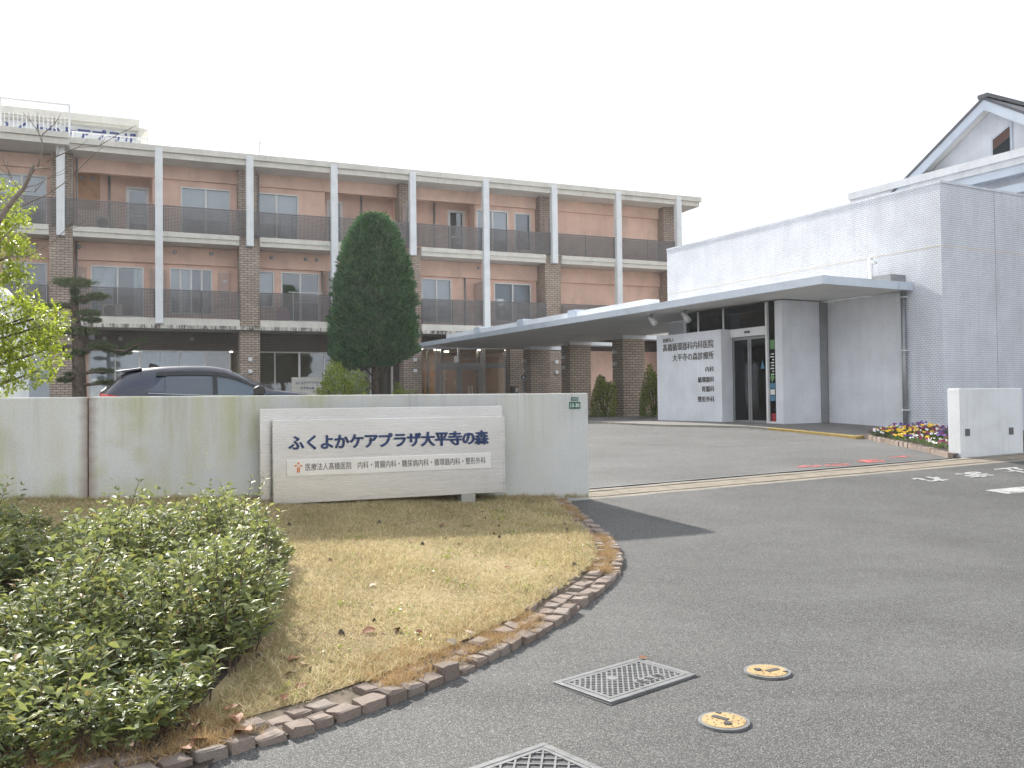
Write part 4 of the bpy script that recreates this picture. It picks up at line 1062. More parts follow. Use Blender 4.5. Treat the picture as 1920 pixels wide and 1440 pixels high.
tr = MB().tube([(.06, 0, -.2), (.05, 0, .5), (.02, 0, 1.2), (0, 0, 2.2), (0, 0, 3.5)], [.17, .13, .115, .10, .07], 10)
for a, b in (((.03, 0, 1.25), (-.75, -.2, 1.75)), ((.03, 0, 1.4), (.5, -.3, 1.95)), ((.03, 0, .9), (-.35, .2, 1.6)), ((.03, 0, 1.5), (-.5, .5, 2.1))): tr.tube([a, tuple((p + q) / 2 - (0, 0, .05)[i] for i, (p, q) in enumerate(zip(a, b))), b], [.035, .028, .018], 6)
tr.build('trunk', M['bark'], cf, True)

# generic round bush
def bush(name, loc, rx, ry, h, mat, lab, n=5200, ls=(.05, .09), cat='bush', group=None):
    e = empty(name, loc); tag(e, lab, cat, group)
    d = rnd_dirs(n); d[:, 2] = np.abs(d[:, 2]); d = d / (np.abs(d) ** 4).sum(1, keepdims=True) ** .25
    lump = 1 + .12 * np.sin(5 * d[:, 0] + 3 * d[:, 2]) + .10 * np.sin(9 * d[:, 1] - 4 * d[:, 2] + 1)
    rr = (1 - .45 * RNG.uniform(0, 1, n) ** 2) * lump
    P = d * rr[:, None] * arr(rx, ry, h); P[:, 2] += .03
    D = unit(d + .8 * rnd_dirs(n) + arr(0, 0, .3)); N = unit(arr(0, 0, 1) + .7 * rnd_dirs(n))
    V, F = leaves(P, D, N, RNG.uniform(*ls, n), RNG.uniform(ls[0] * .5, ls[1] * .5, n))
    np_obj('foliage', V, F, mat, e)
    s_ = MB()
    for k in range(9):
        a = k * .7 + .2; s_.tube([(0, 0, -.1), (rx * .35 * math.cos(a), ry * .35 * math.sin(a), h * .45), (rx * .7 * math.cos(a), ry * .7 * math.sin(a), h * .75)], [.03, .02, .01], 5)
    s_.build('stems', M['bark'], e)
    return e
bush('rounded_bush', (-5.62, 29.0, .9), .78, .75, 1.72, M['bush_leaf'], 'rounded yellow-green bush left of the conifer trunk', 6500, (.07, .12))
bush('green_bush', (3.45, 33.0, .95), .42, .42, 1.32, M['bush_leaf'], 'upright green bush between two brick canopy columns', 4200, (.06, .11), group='bushes by the brick columns')
bush('green_bush', (5.05, 31.4, .95), .40, .40, 1.55, M['bush_leaf'], 'upright green bush between the last brick column and the white sign wall', 4200, (.06, .11), group='bushes by the brick columns')
bush('low_bush', (-8.9, 13.2, .55), .75, .6, 1.35, M['shrub_leaf'], 'dark low bush behind the wall at the left edge', 3500, (.05, .09))
bush('small_bush', (-3.9, 31.2, .9), .5, .45, 1.15, M['bush_leaf'], 'small yellow-green bush right of the conifer trunk', 1800, (.05, .1))

# cloud-pruned pine
cpx = .01455; DN = 24.0
def npt(px, py, dy=0.0): return ((px - 960) / 1650 * (DN + dy) + .012, DN + dy, 1.6 + (763 - py) * cpx * (1 + dy / DN))
nw = empty('cloud_pruned_pine', (-11.8, 24.0, .8)); tag(nw, 'cloud-pruned garden pine with flat foliage pads and a leaning arm', 'tree')
off = Vector(nw.location)
def loc(p): return tuple(Vector(p) - off)
t_ = MB().tube([loc(npt(149, 812)), loc(npt(148, 745)), loc(npt(147, 690)), loc(npt(146, 650)), loc(npt(141, 600)), loc(npt(138, 560)), loc(npt(138, 528))], [.24, .19, .175, .16, .12, .09, .05], 12)
arms = [((141, 565), (165, 560), (185, 557)), ((140, 575), (122, 574), (105, 573)), ((143, 605), (156, 592), (172, 590)), ((146, 660), (170, 655), (185, 652), (210, 656), (232, 660), (250, 650), (268, 640)),
        ((147, 700), (170, 699), (195, 697)), ((147, 705), (135, 706), (118, 713)), ((148, 722), (175, 721), (200, 720)), ((145, 640), (128, 652), (112, 650)), ((144, 620), (160, 622), (172, 625)), ((143, 610), (125, 618), (112, 618))]
for a in arms: t_.tube([loc(npt(x, y, (-.25 if i else 0))) for i, (x, y) in enumerate(a)], lin(.055, .02, len(a)), 6)
t_.build('trunk', M['bark'], nw, True)
pads = [(137, 530, 42, 11), (182, 557, 21, 9), (150, 563, 18, 9), (108, 574, 26, 8), (139, 547, 7, 8), (166, 588, 21, 8), (172, 601, 17, 6), (152, 622, 30, 11), (112, 622, 22, 9), (112, 652, 18, 8), (150, 661, 16, 6), (185, 650, 20, 10), (205, 655, 17, 10), (228, 661, 18, 8),
        (249, 651, 14, 7), (264, 642, 10, 5), (133, 668, 12, 6), (190, 697, 21, 6), (140, 703, 19, 8), (121, 713, 13, 6), (198, 719, 20, 5)]
for (x, y, a, b) in pads:
    n = int(500 + a * 62); c = npt(x, y, RNG.uniform(-.3, .1))
    d = rnd_dirs(n) * (RNG.uniform(.25, 1, n) ** .45)[:, None]
    lump = 1 + .18 * np.sin(d[:, 0] * 9 + x) + .14 * np.sin(d[:, 1] * 11 + y)
    P = d * arr(a * cpx * .92, max(a, 14) * cpx * .7, b * cpx * .72) * lump[:, None] + np.array(loc(c))
    D = unit(d * arr(.6, .6, .5) + arr(0, 0, .55) + .5 * rnd_dirs(n))
    V, F = blades(P, D, RNG.uniform(.05, .09, n), RNG.uniform(.010, .018, n))
    np_obj('foliage_pad', V, F, M['pine_leaf'], nw)

# leafy tree at the left edge
DT = 11.0
def tpt(px, py, D=DT): return ((px - 960) / 1650 * D, D, 1.6 + (763.5 - py) / 1650 * D)
lt = empty('leafy_tree', (tpt(-95, 0)[0], 11.3, .45)); tag(lt, 'broadleaf tree with backlit yellow-green leaves at the left edge', 'tree'); off = Vector(lt.location)
t_ = MB().tube([loc((off.x, 11.3, .2)), loc((off.x, 11.3, 1.5)), loc(tpt(-80, 620, 11.2)), loc(tpt(-70, 480, 11.2)), loc(tpt(-60, 330, 11.2))], [.10, .085, .07, .05, .02], 9)
blobs = [(15, 395, 38), (5, 350, 26), (8, 440, 46), (35, 470, 32), (28, 515, 32), (15, 585, 48), (58, 590, 40), (92, 606, 32), (108, 585, 16), (60, 640, 42), (25, 655, 52), (92, 655, 32), (72, 695, 34), (28, 705, 42), (-10, 640, 60), (-15, 500, 55), (-15, 720, 40), (100, 630, 24), (-40, 420, 50), (45, 560, 26)]
Ps, Ds = [], []
for (x, y, rr) in blobs:
    dd = RNG.uniform(-.35, .35); t_.tube([loc(tpt(-72, y + 40, 11.2)), loc(tpt((x - 72) / 2, y + 25, 11.1)), loc(tpt(x, y, DT + dd))], [.028, .018, .006], 5)
    n = int(rr * rr * .21); c = np.array(tpt(x, y, DT + dd))
    for k in range(max(3, n // 7)):
        dir_ = rnd_dirs(1)[0]; st = c + dir_ * arr(1, .9, .85) * rr * .00667 * RNG.uniform(.2, 1) ** .6
        ax = unit(arr(RNG.normal() * .6 + .4, RNG.normal() * .6, RNG.normal() * .5 + .1))
        for q in range(7):
            Ps.append(st + ax * q * .022); Ds.append(unit(ax * .6 + rnd_dirs(1)[0]))
P = np.array(Ps); D = np.array(Ds); n = len(P)
V, F = leaves(P - np.array(off), D, unit(arr(0, 0, 1) + .6 * rnd_dirs(n)), RNG.uniform(.045, .078, n), RNG.uniform(.022, .036, n))
t_.build('trunk', M['bark'], lt, True); np_obj('crown', V, F, M['tree_leaf'], lt)

# bare tree with pale twigs
bt = empty('bare_tree', (tpt(-150, 0, 10.4)[0], 10.6, .5)); tag(bt, 'leafless tree with pruned limb and thin pale twigs reaching in from the left', 'tree'); off = Vector(bt.location)
DB = 10.4
def bpt(px, py): return loc(tpt(px, py, DB))
t_ = MB().tube([loc((off.x, 10.6, .2)), loc((off.x, 10.6, 2.2)), bpt(-110, 520), bpt(-60, 480), bpt(-20, 440), bpt(5, 398), bpt(25, 372), bpt(45, 350), bpt(58, 322), bpt(62, 306)], [.10, .09, .07, .055, .04, .032, .028, .024, .021, .019], 9)
t_.tube([bpt(57, 325), bpt(66, 314), bpt(80, 312), bpt(92, 313)], [.016, .013, .009, .004], 6)
tw = MB()
def twig(pts, r0, r1=.0025):
    n = len(pts); P = [Vector(bpt(*p)) for p in pts]
    P = [p + Vector((RNG.normal() * .006, RNG.uniform(-.05, .05) + .0 * i, RNG.normal() * .006)) for i, p in enumerate(P)]
    tw.tube(P, lin(r0, r1, n), 5)
    for i in range(1, n - 1):
        for _ in range(2):
            if RNG.uniform() < .45:
                d = (P[i + 1] - P[i - 1]).normalized(); d = (d + Vector((RNG.normal() * .5, RNG.normal() * .4, RNG.normal() * .5 + .25))).normalized()
                L = RNG.uniform(.06, .2); tw.tube([P[i], P[i] + d * L * .5, P[i] + d * L + Vector((0, 0, .02))], [r1 * 1.6, r1 * 1.2, r1 * .6], 4)
for pts, r0 in (([(70, 312), (76, 290), (77, 262), (77, 246), (73, 208)], .011), ([(77, 246), (60, 225), (42, 206)], .006), ([(77, 248), (100, 228), (118, 212)], .006),
                ([(85, 300), (108, 290), (150, 275), (185, 268), (225, 250), (260, 236)], .009), ([(40, 385), (88, 362), (125, 335), (160, 305), (195, 273)], .009), ([(36, 356), (12, 325), (0, 312), (-20, 300)], .007),
                ([(38, 354), (62, 357), (88, 338), (125, 318)], .007), ([(45, 352), (70, 345), (85, 335), (130, 312)], .007), ([(-20, 490), (20, 480), (58, 478), (92, 455), (125, 432), (150, 402)], .010), ([(95, 452), (118, 447), (135, 460)], .004),
                ([(125, 432), (150, 425), (166, 408)], .005), ([(90, 462), (120, 468), (138, 458)], .005), ([(20, 330), (10, 310), (12, 298)], .004), ([(30, 415), (10, 440), (-10, 470)], .007), ([(16, 340), (30, 345), (35, 356)], .005)):
    twig(pts, r0)
t_.build('trunk', M['bark_pale'], bt, True); tw.build('twigs', M['bark_pale'], bt, True)

# ================================================================== LAWN
EDGE = [(.70, 11.75), (.80, 11.0), (.91, 10.2), (1.04, 9.2), (1.02, 8.34), (.88, 7.6), (.60, 6.89), (.28, 6.15), (-.05, 5.56), (-.36, 5.09), (-.64, 4.70), (-.96, 4.34), (-1.17, 4.15), (-1.39, 3.93), (-1.53, 3.81), (-2.1, 3.30), (-3.0, 2.75), (-4.2, 2.3)]
def catmull(pts, n):
    out = []
    P = [pts[0]] + list(pts) + [pts[-1]]
    for i in range(1, len(P) - 2):
        a, b, c, d = [np.array(q, float) for q in P[i - 1:i + 3]]
        for t in lin(0, 1, n + 1)[:-1]:
            out.append(.5 * ((2 * b) + (-a + c) * t + (2 * a - 5 * b + 4 * c - d) * t * t + (-a + 3 * b - 3 * c + d) * t ** 3))
    out.append(np.array(P[-1], float)); return np.array(out)
EC = catmull(EDGE, 24)
seg = np.linalg.norm(np.diff(EC, axis=0), axis=1); ELEN = np.concatenate([[0], np.cumsum(seg)])
def edge_at(l):
    x = np.interp(l, ELEN, EC[:, 0]); y = np.interp(l, ELEN, EC[:, 1])
    x2 = np.interp(l + .03, ELEN, EC[:, 0]); y2 = np.interp(l + .03, ELEN, EC[:, 1]); x1 = np.interp(l - .03, ELEN, EC[:, 0]); y1 = np.interp(l - .03, ELEN, EC[:, 1])
    t = np.array([x2 - x1, y2 - y1]); t /= max(1e-9, np.linalg.norm(t)); return np.array([x, y]), t, np.array([t[1], -t[0]])   # inward normal = left of the walk
# lawn surface between the edge and a line behind the wall on the left
rows = lin(0, ELEN[-1], 90); cols = lin(0, 1, 34)
def lawn_pt(l, t):
    p, tt, nn = edge_at(l)
    far = np.array([-9.5, 2.3 + (9.6 - 2.3) * (1 - l / ELEN[-1]) ** .8])
    q0 = p + nn * .30; q = q0 + (far - q0) * t ** 1.4
    s, d = to_W(*q)
    if d > .12: q = np.array(Wp(s, .12)[:2])
    z = lawn_z(*q); e = min(1.0, np.linalg.norm(q - q0) / .35)
    return (q[0], q[1], z - .012 * (1 - e))
sheet('lawn', M['lawn_soil'], rows, cols, lawn_pt)
# grass blades
def inside_lawn(x, y, m=.06):
    s, d = to_W(x, y)
    if d > -.03: return False
    i = int(np.argmin((EC[:, 0] - x) ** 2 + (EC[:, 1] - y) ** 2)); i = min(max(i, 1), len(EC) - 2)
    t = EC[i + 1] - EC[i - 1]; t = t / np.linalg.norm(t); nn = np.array([t[1], -t[0]])
    return (np.array([x, y]) - EC[i]) @ nn > m
BED = [(-2.1, 8.0), (-1.88, 7.3), (-1.68, 6.3), (-1.54, 5.3), (-1.56, 4.5), (-1.62, 3.95), (-2.2, 3.55), (-3.0, 3.05), (-4.2, 2.7), (-7, 3.2), (-7, 7.3), (-5, 7.9), (-3.2, 8.3)]
def in_poly(x, y, poly):
    c = False; j = len(poly) - 1
    for i in range(len(poly)):
        (xi, yi), (xj, yj) = poly[i], poly[j]
        if (yi > y) != (yj > y) and x < (xj - xi) * (y - yi) / (yj - yi) + xi: c = not c
        j = i
    return c
# visibility-weighted random sampling: dense near the camera, thinner far away
cand = np.stack([RNG.uniform(-7.0, 1.2, 620000), RNG.uniform(3.2, 11.8, 620000)], 1)
cand = cand[np.abs(cand[:, 0]) < cand[:, 1] * .62]
from_edge = np.array([0.0])
def grid_mask():
    gx = np.arange(-7.0, 1.25, .06); gy = np.arange(3.2, 11.85, .06); G = np.zeros((len(gx), len(gy)), bool); B_ = np.zeros_like(G); Zm = np.zeros(G.shape)
    for i, x in enumerate(gx):
        for j, y in enumerate(gy):
            if inside_lawn(x, y, .28): G[i, j] = True; B_[i, j] = in_poly(x, y, BED); Zm[i, j] = lawn_z(x, y)
    return gx, gy, G, B_, Zm
gx, gy, G, B_, Zm = grid_mask()
ii = ((cand[:, 0] + 7.0) / .06).astype(int).clip(0, len(gx) - 1); jj = ((cand[:, 1] - 3.2) / .06).astype(int).clip(0, len(gy) - 1)
ok = G[ii, jj]; inbed = B_[ii, jj]
ok &= ~(inbed & (RNG.uniform(0, 1, len(cand)) < .93))
cand = cand[ok]; zz = Zm[ii[ok], jj[ok]]
patch = np.sin(cand[:, 0] * 3.1 + 1.2 * np.sin(cand[:, 1] * 2.3)) + np.sin(cand[:, 1] * 4.7 + cand[:, 0] * 2.1)
keepp = RNG.uniform(0, 1, len(cand)) < (.75 + .10 * patch).clip(.15, 1)
cand, zz, patch = cand[keepp], zz[keepp], patch[keepp]; n = len(cand)
P = np.stack([cand[:, 0], cand[:, 1], zz - .004], 1)
D = unit(np.stack([RNG.normal(0, .75, n), RNG.normal(0, .75, n), RNG.uniform(.35, 1.0, n)], 1))
V, F = blades(P, D, RNG.uniform(.02, .062, n) * (1 + .2 * patch), RNG.uniform(.0025, .006, n) * (1 + P[:, 1] / 14))
go = np_obj('lawn_grass', V, F, M['grass']); tag(go, 'short dry straw-coloured lawn grass in front of the wall', 'grass', kind='stuff')
# rusty tufts between the edging stones and taller tufts along the wall foot
Ps = []
for k in range(1000):
    l = RNG.uniform(.2, ELEN[-1] - 1.2); p, t, nn = edge_at(l); o_ = RNG.choice([.13, .27, .41, .5]) + RNG.normal(0, .02)
    if math.sin(l * 2.2) + math.sin(l * 5.3 + 1) * .6 < -.25: continue
    c = p + nn * o_; m_ = RNG.integers(30, 90); q = c + RNG.normal(0, .035, (m_, 2)); Ps.append(np.concatenate([q, np.array([[ground_z(*c) + .045]] * m_)], 1))
P = np.concatenate(Ps); n = len(P); D = unit(np.stack([RNG.normal(0, .6, n), RNG.normal(0, .6, n), RNG.uniform(.4, 1, n)], 1))
V, F = blades(P, D, RNG.uniform(.03, .075, n), RNG.uniform(.0025, .005, n))
g2 = np_obj('edge_grass', V, F, M['grass_rust']); tag(g2, 'rust-coloured dead grass tufts growing between the edging stones', 'grass', kind='stuff')
Ps = []
for k in range(260):
    s = RNG.uniform(-7.5, -.05); w = Wp(s, RNG.uniform(-.10, -.01)); m_ = RNG.integers(8, 40); q = np.array([w.x, w.y]) + RNG.normal(0, .03, (m_, 2)); Ps.append(np.concatenate([q, np.full((m_, 1), lawn_z(w.x, w.y))], 1))
P = np.concatenate(Ps); n = len(P); D = unit(np.stack([RNG.normal(0, .5, n), RNG.normal(-.2, .5, n), RNG.uniform(.5, 1, n)], 1))
V, F = blades(P, D, RNG.uniform(.03, .10, n), RNG.uniform(.003, .006, n)); g3 = np_obj('wall_foot_grass', V, F, M['grass']); tag(g3, 'ragged grass along the foot of the concrete wall', 'grass', kind='stuff')

Ps, Ds = [], []
for k in range(150):
    x, y = RNG.uniform(-5.5, .9), RNG.uniform(4.2, 11.4)
    if not inside_lawn(x, y, .3) or in_poly(x, y, BED): continue
    for q in range(int(RNG.integers(6, 26))):
        px_, py_ = x + RNG.normal(0, .05), y + RNG.normal(0, .05); Ps.append((px_, py_, lawn_z(px_, py_) + .008)); Ds.append((RNG.normal(), RNG.normal(), RNG.uniform(.3, 1.0)))
P = np.array(Ps); n = len(P); V, F = leaves(P, np.array(Ds), unit(arr(0, 0, 1) + .5 * rnd_dirs(n)), RNG.uniform(.018, .04, n), RNG.uniform(.010, .02, n))
wd_ = np_obj('lawn_weeds', V, F, M['bush_leaf']); tag(wd_, 'small green weeds scattered through the dry lawn', 'weeds', kind='stuff')
cl_ = MB()
for k in range(60):
    x, y = RNG.uniform(-5, .8), RNG.uniform(5, 11.3)
    if inside_lawn(x, y, .3) and not in_poly(x, y, BED):
        r_ = RNG.uniform(.008, .028); z_ = lawn_z(x, y); cl_.tube([(x, y, z_ - .005), (x + .3 * r_, y, z_ + r_ * .6), (x, y + .2 * r_, z_ + r_ * 1.3)], [r_, r_ * .9, r_ * .3], 6)
clo = cl_.build('soil_clods', M['soil']); tag(clo, 'dark crumbs of soil lying on the lawn', 'soil', kind='stuff')
# stone edging, every sett its own piece
se = empty('stone_edging', (0, 0, 0)); tag(se, 'curved edging of rough reddish granite setts around the lawn', 'edging')
def sett_mesh(seed):
    rg = np.random.default_rng(seed); lx, ly, lz = .5, .5, .5
    m = MB(); xs_ = [-.5, -.38, .38, .5]; pts = {}
    def put(x, y, z):
        k = (round(x, 3), round(y, 3), round(z, 3))
        if k not in pts:
            pts[k] = len(m.v); e = (abs(x) > .45) + (abs(y) > .45) + (z > .45)
            sh = 1 - .035 * max(0, e - 1); m.v.append((x * sh + rg.normal(0, .022), y * sh + rg.normal(0, .022), z * (1 - .06 * max(0, e - 1)) + rg.normal(0, .03 if z > 0 else 0)))
        return pts[k]
    for i in range(3):
        for j in range(3): m.f.append(tuple(put(x, y, .5) for x, y in ((xs_[i], xs_[j]), (xs_[i + 1], xs_[j]), (xs_[i + 1], xs_[j + 1]), (xs_[i], xs_[j + 1]))))
    for i in range(3):
        a, b = xs_[i], xs_[i + 1]
        m.f += [tuple(put(*q) for q in ((a, -.5, -.5), (b, -.5, -.5), (b, -.5, .5), (a, -.5, .5))), tuple(put(*q) for q in ((b, .5, -.5), (a, .5, -.5), (a, .5, .5), (b, .5, .5))),
                tuple(put(*q) for q in ((-.5, b, -.5), (-.5, a, -.5), (-.5, a, .5), (-.5, b, .5))), tuple(put(*q) for q in ((.5, a, -.5), (.5, b, -.5), (.5, b, .5), (.5, a, .5)))]
    return m.mesh('sett', M['granite'])
SM = [sett_mesh(100 + k) for k in range(9)]
for row, (o_, hz) in enumerate(((.055, .045), (.19, .052), (.325, .06))):
    l = .1 + row * .05
    while l < ELEN[-1] - .4:
        L = RNG.uniform(.115, .175); p, t, nn = edge_at(l + L / 2)
        show = True
        if row == 2: show = (2.4 < l < 5.5 and RNG.uniform() < .75) or (8.6 < l < 10.2)
        if row == 1 and RNG.uniform() < .10: show = False
        if show:
            c = p + nn * (o_ + RNG.normal(0, .006)); top = ground_z(*c) + hz + RNG.normal(0, .010)
            inst('sett', SM[int(RNG.integers(0, 9))], se, (c[0], c[1], top - .06), (RNG.normal(0, .05), RNG.normal(0, .05), math.atan2(t[1], t[0]) + RNG.normal(0, .05)), (L * .92, RNG.uniform(.10, .12), .12))
        l += L
# soil strip the setts sit in
sheet('edging_bed', M['edge_soil'], lin(0, ELEN[-1], 140), lin(.02, .45, 6), lambda l, o: (lambda e: (e[0][0] + e[2][0] * o, e[0][1] + e[2][1] * o, ground_z(*(e[0] + e[2] * o)) + .014 + .028 * min(1, o / .3)))(edge_at(l)))

# ================================================================== GROUND-COVER SHRUBS
def bed_h(x, y):
    return .345 + .10 * math.sin(x * 2.3 + y) + .09 * math.sin(y * 3.1 - x * 1.7) + .08 * math.sin(x * 6.3 + y * 2.2)
gc = empty('groundcover_shrubs', (0, 0, 0)); gc['kind'] = 'stuff'; tag(gc, 'sprawling glossy-leaved ground-cover shrubs filling the near left corner', 'shrubs')
bedp = np.array(BED)
Ps, Ds, Ns, Ls, Ws = [], [], [], [], []; st = MB(); ns = 0
def dist_edge(x, y):
    best = 9
    for i in range(len(BED)):
        a = bedp[i]; b = bedp[(i + 1) % len(BED)]; ab = b - a; t = max(0, min(1, ((x - a[0]) * ab[0] + (y - a[1]) * ab[1]) / (ab @ ab))); q = a + ab * t; best = min(best, math.hypot(x - q[0], y - q[1]))
    return best
while ns < 4800:
    x, y = RNG.uniform(-6.5, -1.35), RNG.uniform(2.7, 8.8)
    if abs(x) > y * .66 + .5 or not in_poly(x, y, BED): continue
    if RNG.uniform() > min(1, 5.0 / y): continue
    gap = math.sin(x * 7.3 + 2.1 * math.sin(y * 3.7)) + math.sin(y * 8.9 - x * 3.3)
    if gap < -.9 and RNG.uniform() < .85: continue
    de = dist_edge(x, y); ns += 1; lsc = RNG.choice([.75, .95, 1.15, 1.4])
    h = bed_h(x, y) * (1.25 - .06 * max(0, y - 4)) * min(1, .38 + de / .55) * RNG.uniform(.45, 1.15)
    if RNG.uniform() < .06: h *= 1.4
    gz0 = lawn_z(x, y); az = RNG.uniform(0, 6.283); lean = RNG.uniform(.1, .5) * h
    base = arr(x, y, gz0); tip = base + arr(math.cos(az) * lean, math.sin(az) * lean, h); mid = (base + tip) / 2 + arr(0, 0, h * .10)
    if RNG.uniform() < .45: st.tube([base, mid, tip], [.004, .0032, .0018], 4, False)
    nl = int(RNG.integers(9, 15)); ax = unit(tip - mid + arr(math.cos(az), math.sin(az), 0) * .06)
    for q in range(nl):
        f = 1 - (q // 2) * 2 / nl * .62 ; pos = base * (1 - f) ** 2 + mid * 2 * f * (1 - f) + tip * f * f
        pa = az + (q // 2) * 1.57 + (q % 2) * 3.1416 + RNG.normal(0, .3)
        d = unit(arr(math.cos(pa), math.sin(pa), RNG.uniform(-.15, .55)) + ax * .5)
        Ps.append(pos); Ds.append(d); Ns.append(unit(arr(0, 0, 1) + RNG.normal(0, .5, 3))); Ls.append(lsc * RNG.uniform(.042, .076) * (.75 if q < 2 else 1)); Ws.append(lsc * RNG.uniform(.017, .028))
V, F = leaves(np.array(Ps), np.array(Ds), np.array(Ns), np.array(Ls), np.array(Ws), .18, .16)
np_obj('leaves', V, F, M['shrub_leaf'], gc)['kind'] = 'stuff'
st.build('stems', M['twig'], gc)['kind'] = 'stuff'
sheet('shrub_bed_soil', M['soil'], lin(-7, -1.35, 40), lin(2.6, 8.8, 40), lambda x, y: (x, y, lawn_z(x, y) + (.006 if in_poly(x, y, BED) else -.03)))

# fallen leaves
def fallen_mesh(seed, mat):
    rg = np.random.default_rng(seed); m = MB(); pr = [(-.5, .0), (-.35, .22), (-.1, .30), (.2, .22), (.5, .0)]; nrow = len(pr)
    for x, w in pr:
        c = .10 * math.cos(x * 3) + rg.normal(0, .02)
        m.v += [(x, -w, c + .18 * w + rg.normal(0, .03)), (x, 0, c), (x, w, c + .25 * w + rg.normal(0, .03))]
    for i in range(nrow - 1):
        for k in range(2): m.f.append((i * 3 + k, (i + 1) * 3 + k, (i + 1) * 3 + k + 1, i * 3 + k + 1))
    return m.mesh('fallen_leaf', mat, True)
FM = [fallen_mesh(k, M['dead_leaf']) for k in range(4)] + [fallen_mesh(9 + k, M['pale_leaf']) for k in range(2)]
spots = [(-1.28, 4.15, .13), (-1.36, 4.32, .11), (-1.45, 4.05, .12), (-1.52, 4.22, .10), (-1.25, 4.95, .10), (-1.22, 5.1, .09), (-1.30, 5.2, .11), (-.95, 5.75, .11), (-.78, 5.8, .09), (-.62, 5.75, .07), (-.40, 5.55, .09), (-.30, 5.75, .08), (-1.15, 4.75, .08), (-1.2, 4.6, .07), (-.05, 7.6, .08), (-.75, 9.3, .12), (-.5, 9.35, .1), (-1.1, 6.9, .07), (.55, 8.7, .07), (.3, 7.3, .07),
         (-1.4, 7.9, .07), (-.2, 9.0, .06), (.75, 8.0, .07), (-2.4, 10.2, .07), (-1.0, 8.5, .06), (-.35, 8.0, .05), (-1.48, 3.98, .11), (-1.42, 4.45, .1)]
for k, (x, y, sz) in enumerate(spots):
    near = y < 4.7
    o = inst('fallen_leaf', FM[k % 6], None, (x, y, lawn_z(x, y) + .012), (RNG.normal(0, .3), RNG.normal(0, .3), RNG.uniform(0, 6)), (sz, sz, sz))
    tag(o, ('curled pale dry leaf ' if k % 6 > 3 else 'curled brown dead leaf ') + ('on bare soil between the shrubs and the setts' if near else 'lying on the dry lawn'), 'leaf', ('pale' if k % 6 > 3 else 'brown') + (' leaves by the shrub bed' if near else ' leaves on the lawn'))

# ================================================================== COVERS IN THE ASPHALT
def rect_cover(c, ang, lx, ly, cell, lab, letters):
    e = empty('inspection_cover', (c[0], c[1], ground_z(*c) + .001), ang); tag(e, lab, 'manhole cover', 'rectangular iron covers in the asphalt')
    X, Y = lx / 2, ly / 2
    f = MB().box(-X, X, -Y, -Y + .035, -.02, .012).box(-X, X, Y - .035, Y, -.02, .012).box(-X, -X + .035, -Y + .0351, Y - .0351, -.02, .012).box(X - .035, X, -Y + .0351, Y - .0351, -.02, .012)
    f.build('frame', M['iron'], e, False, .003)
    box('surround', -X - .014, X + .014, -Y - .014, Y + .014, -.03, .0015, M['iron_dark'], e)
    box('plate', -X + .041, X - .041, -Y + .041, Y - .041, -.02, .003, M['iron_dark'], e)
    rim = MB(); a, b = X - .041, Y - .041
    rim.box(-a, a, -b, -b + .022, .0031, .011).box(-a, a, b - .022, b, .0031, .011).box(-a, -a + .022, -b + .0221, b - .0221, .0031, .011).box(a - .022, a, -b + .0221, b - .0221, .0031, .011)
    rim.build('rim', M['iron'], e)
    # diagonal raised ribs clipped to the plate
    a -= .022; b -= .022; rb = MB(); w = .0065
    for sgn in (1, -1):
        k = -a - b
        while k < a + b:
            # line y = sgn*(x - k)
            pts = []
            x0, x1 = max(-a, k - b), min(a, k + b)
            if x1 - x0 > .02:
                p, q = (x0, sgn * (x0 - k)), (x1, sgn * (x1 - k)); d = Vector((q[0] - p[0], q[1] - p[1])).normalized(); nrm = Vector((-d.y, d.x)) * w
                h = .0105 if sgn > 0 else .0098
                ring = [(p[0] + nrm.x, p[1] + nrm.y), (q[0] + nrm.x, q[1] + nrm.y), (q[0] - nrm.x, q[1] - nrm.y), (p[0] - nrm.x, p[1] - nrm.y)]
                ring = [(max(-a, min(a, x)), max(-b, min(b, y))) for x, y in ring]
                rb.prism(ring, 2, .0029, h)
            k += cell
    r_ = rb.build('lattice_ribs', M['iron'], e); r_['kind'] = 'stuff'
    if letters:
        box('label_panel', -.02, .20, -b + .03, -b + .10, .003, .0125, M['iron'], e)
        for i, chx in enumerate('止水栓'):
            o = lettering('letter', chx, 0, .055, 0, .055, 0, M['iron_dark'], e, -1, .02, .003)
            if o: o.rotation_euler = (rad(-90), 0, 0); o.location = (-.01 + i * .07, -b + .037, .0145)
    MB().disc((-.06, .05, .003), (0, 0, 1), .035, .0095, 16).build('lifting_boss', M['iron'], e)
    return e
A1 = math.atan2(.64, .77)
rect_cover((.63, 5.06), A1, .71, .45, .043, 'grey rectangular iron cover with fine lattice ribs near the round covers', True)
cc = Vector((.13, 4.14)) + Vector((-.77, -.64)) * .40 + Vector((.64, -.77)) * .30
rect_cover((cc.x, cc.y), A1, .80, .60, .085, 'grey iron cover with wide lattice ribs cut off by the bottom edge', False)
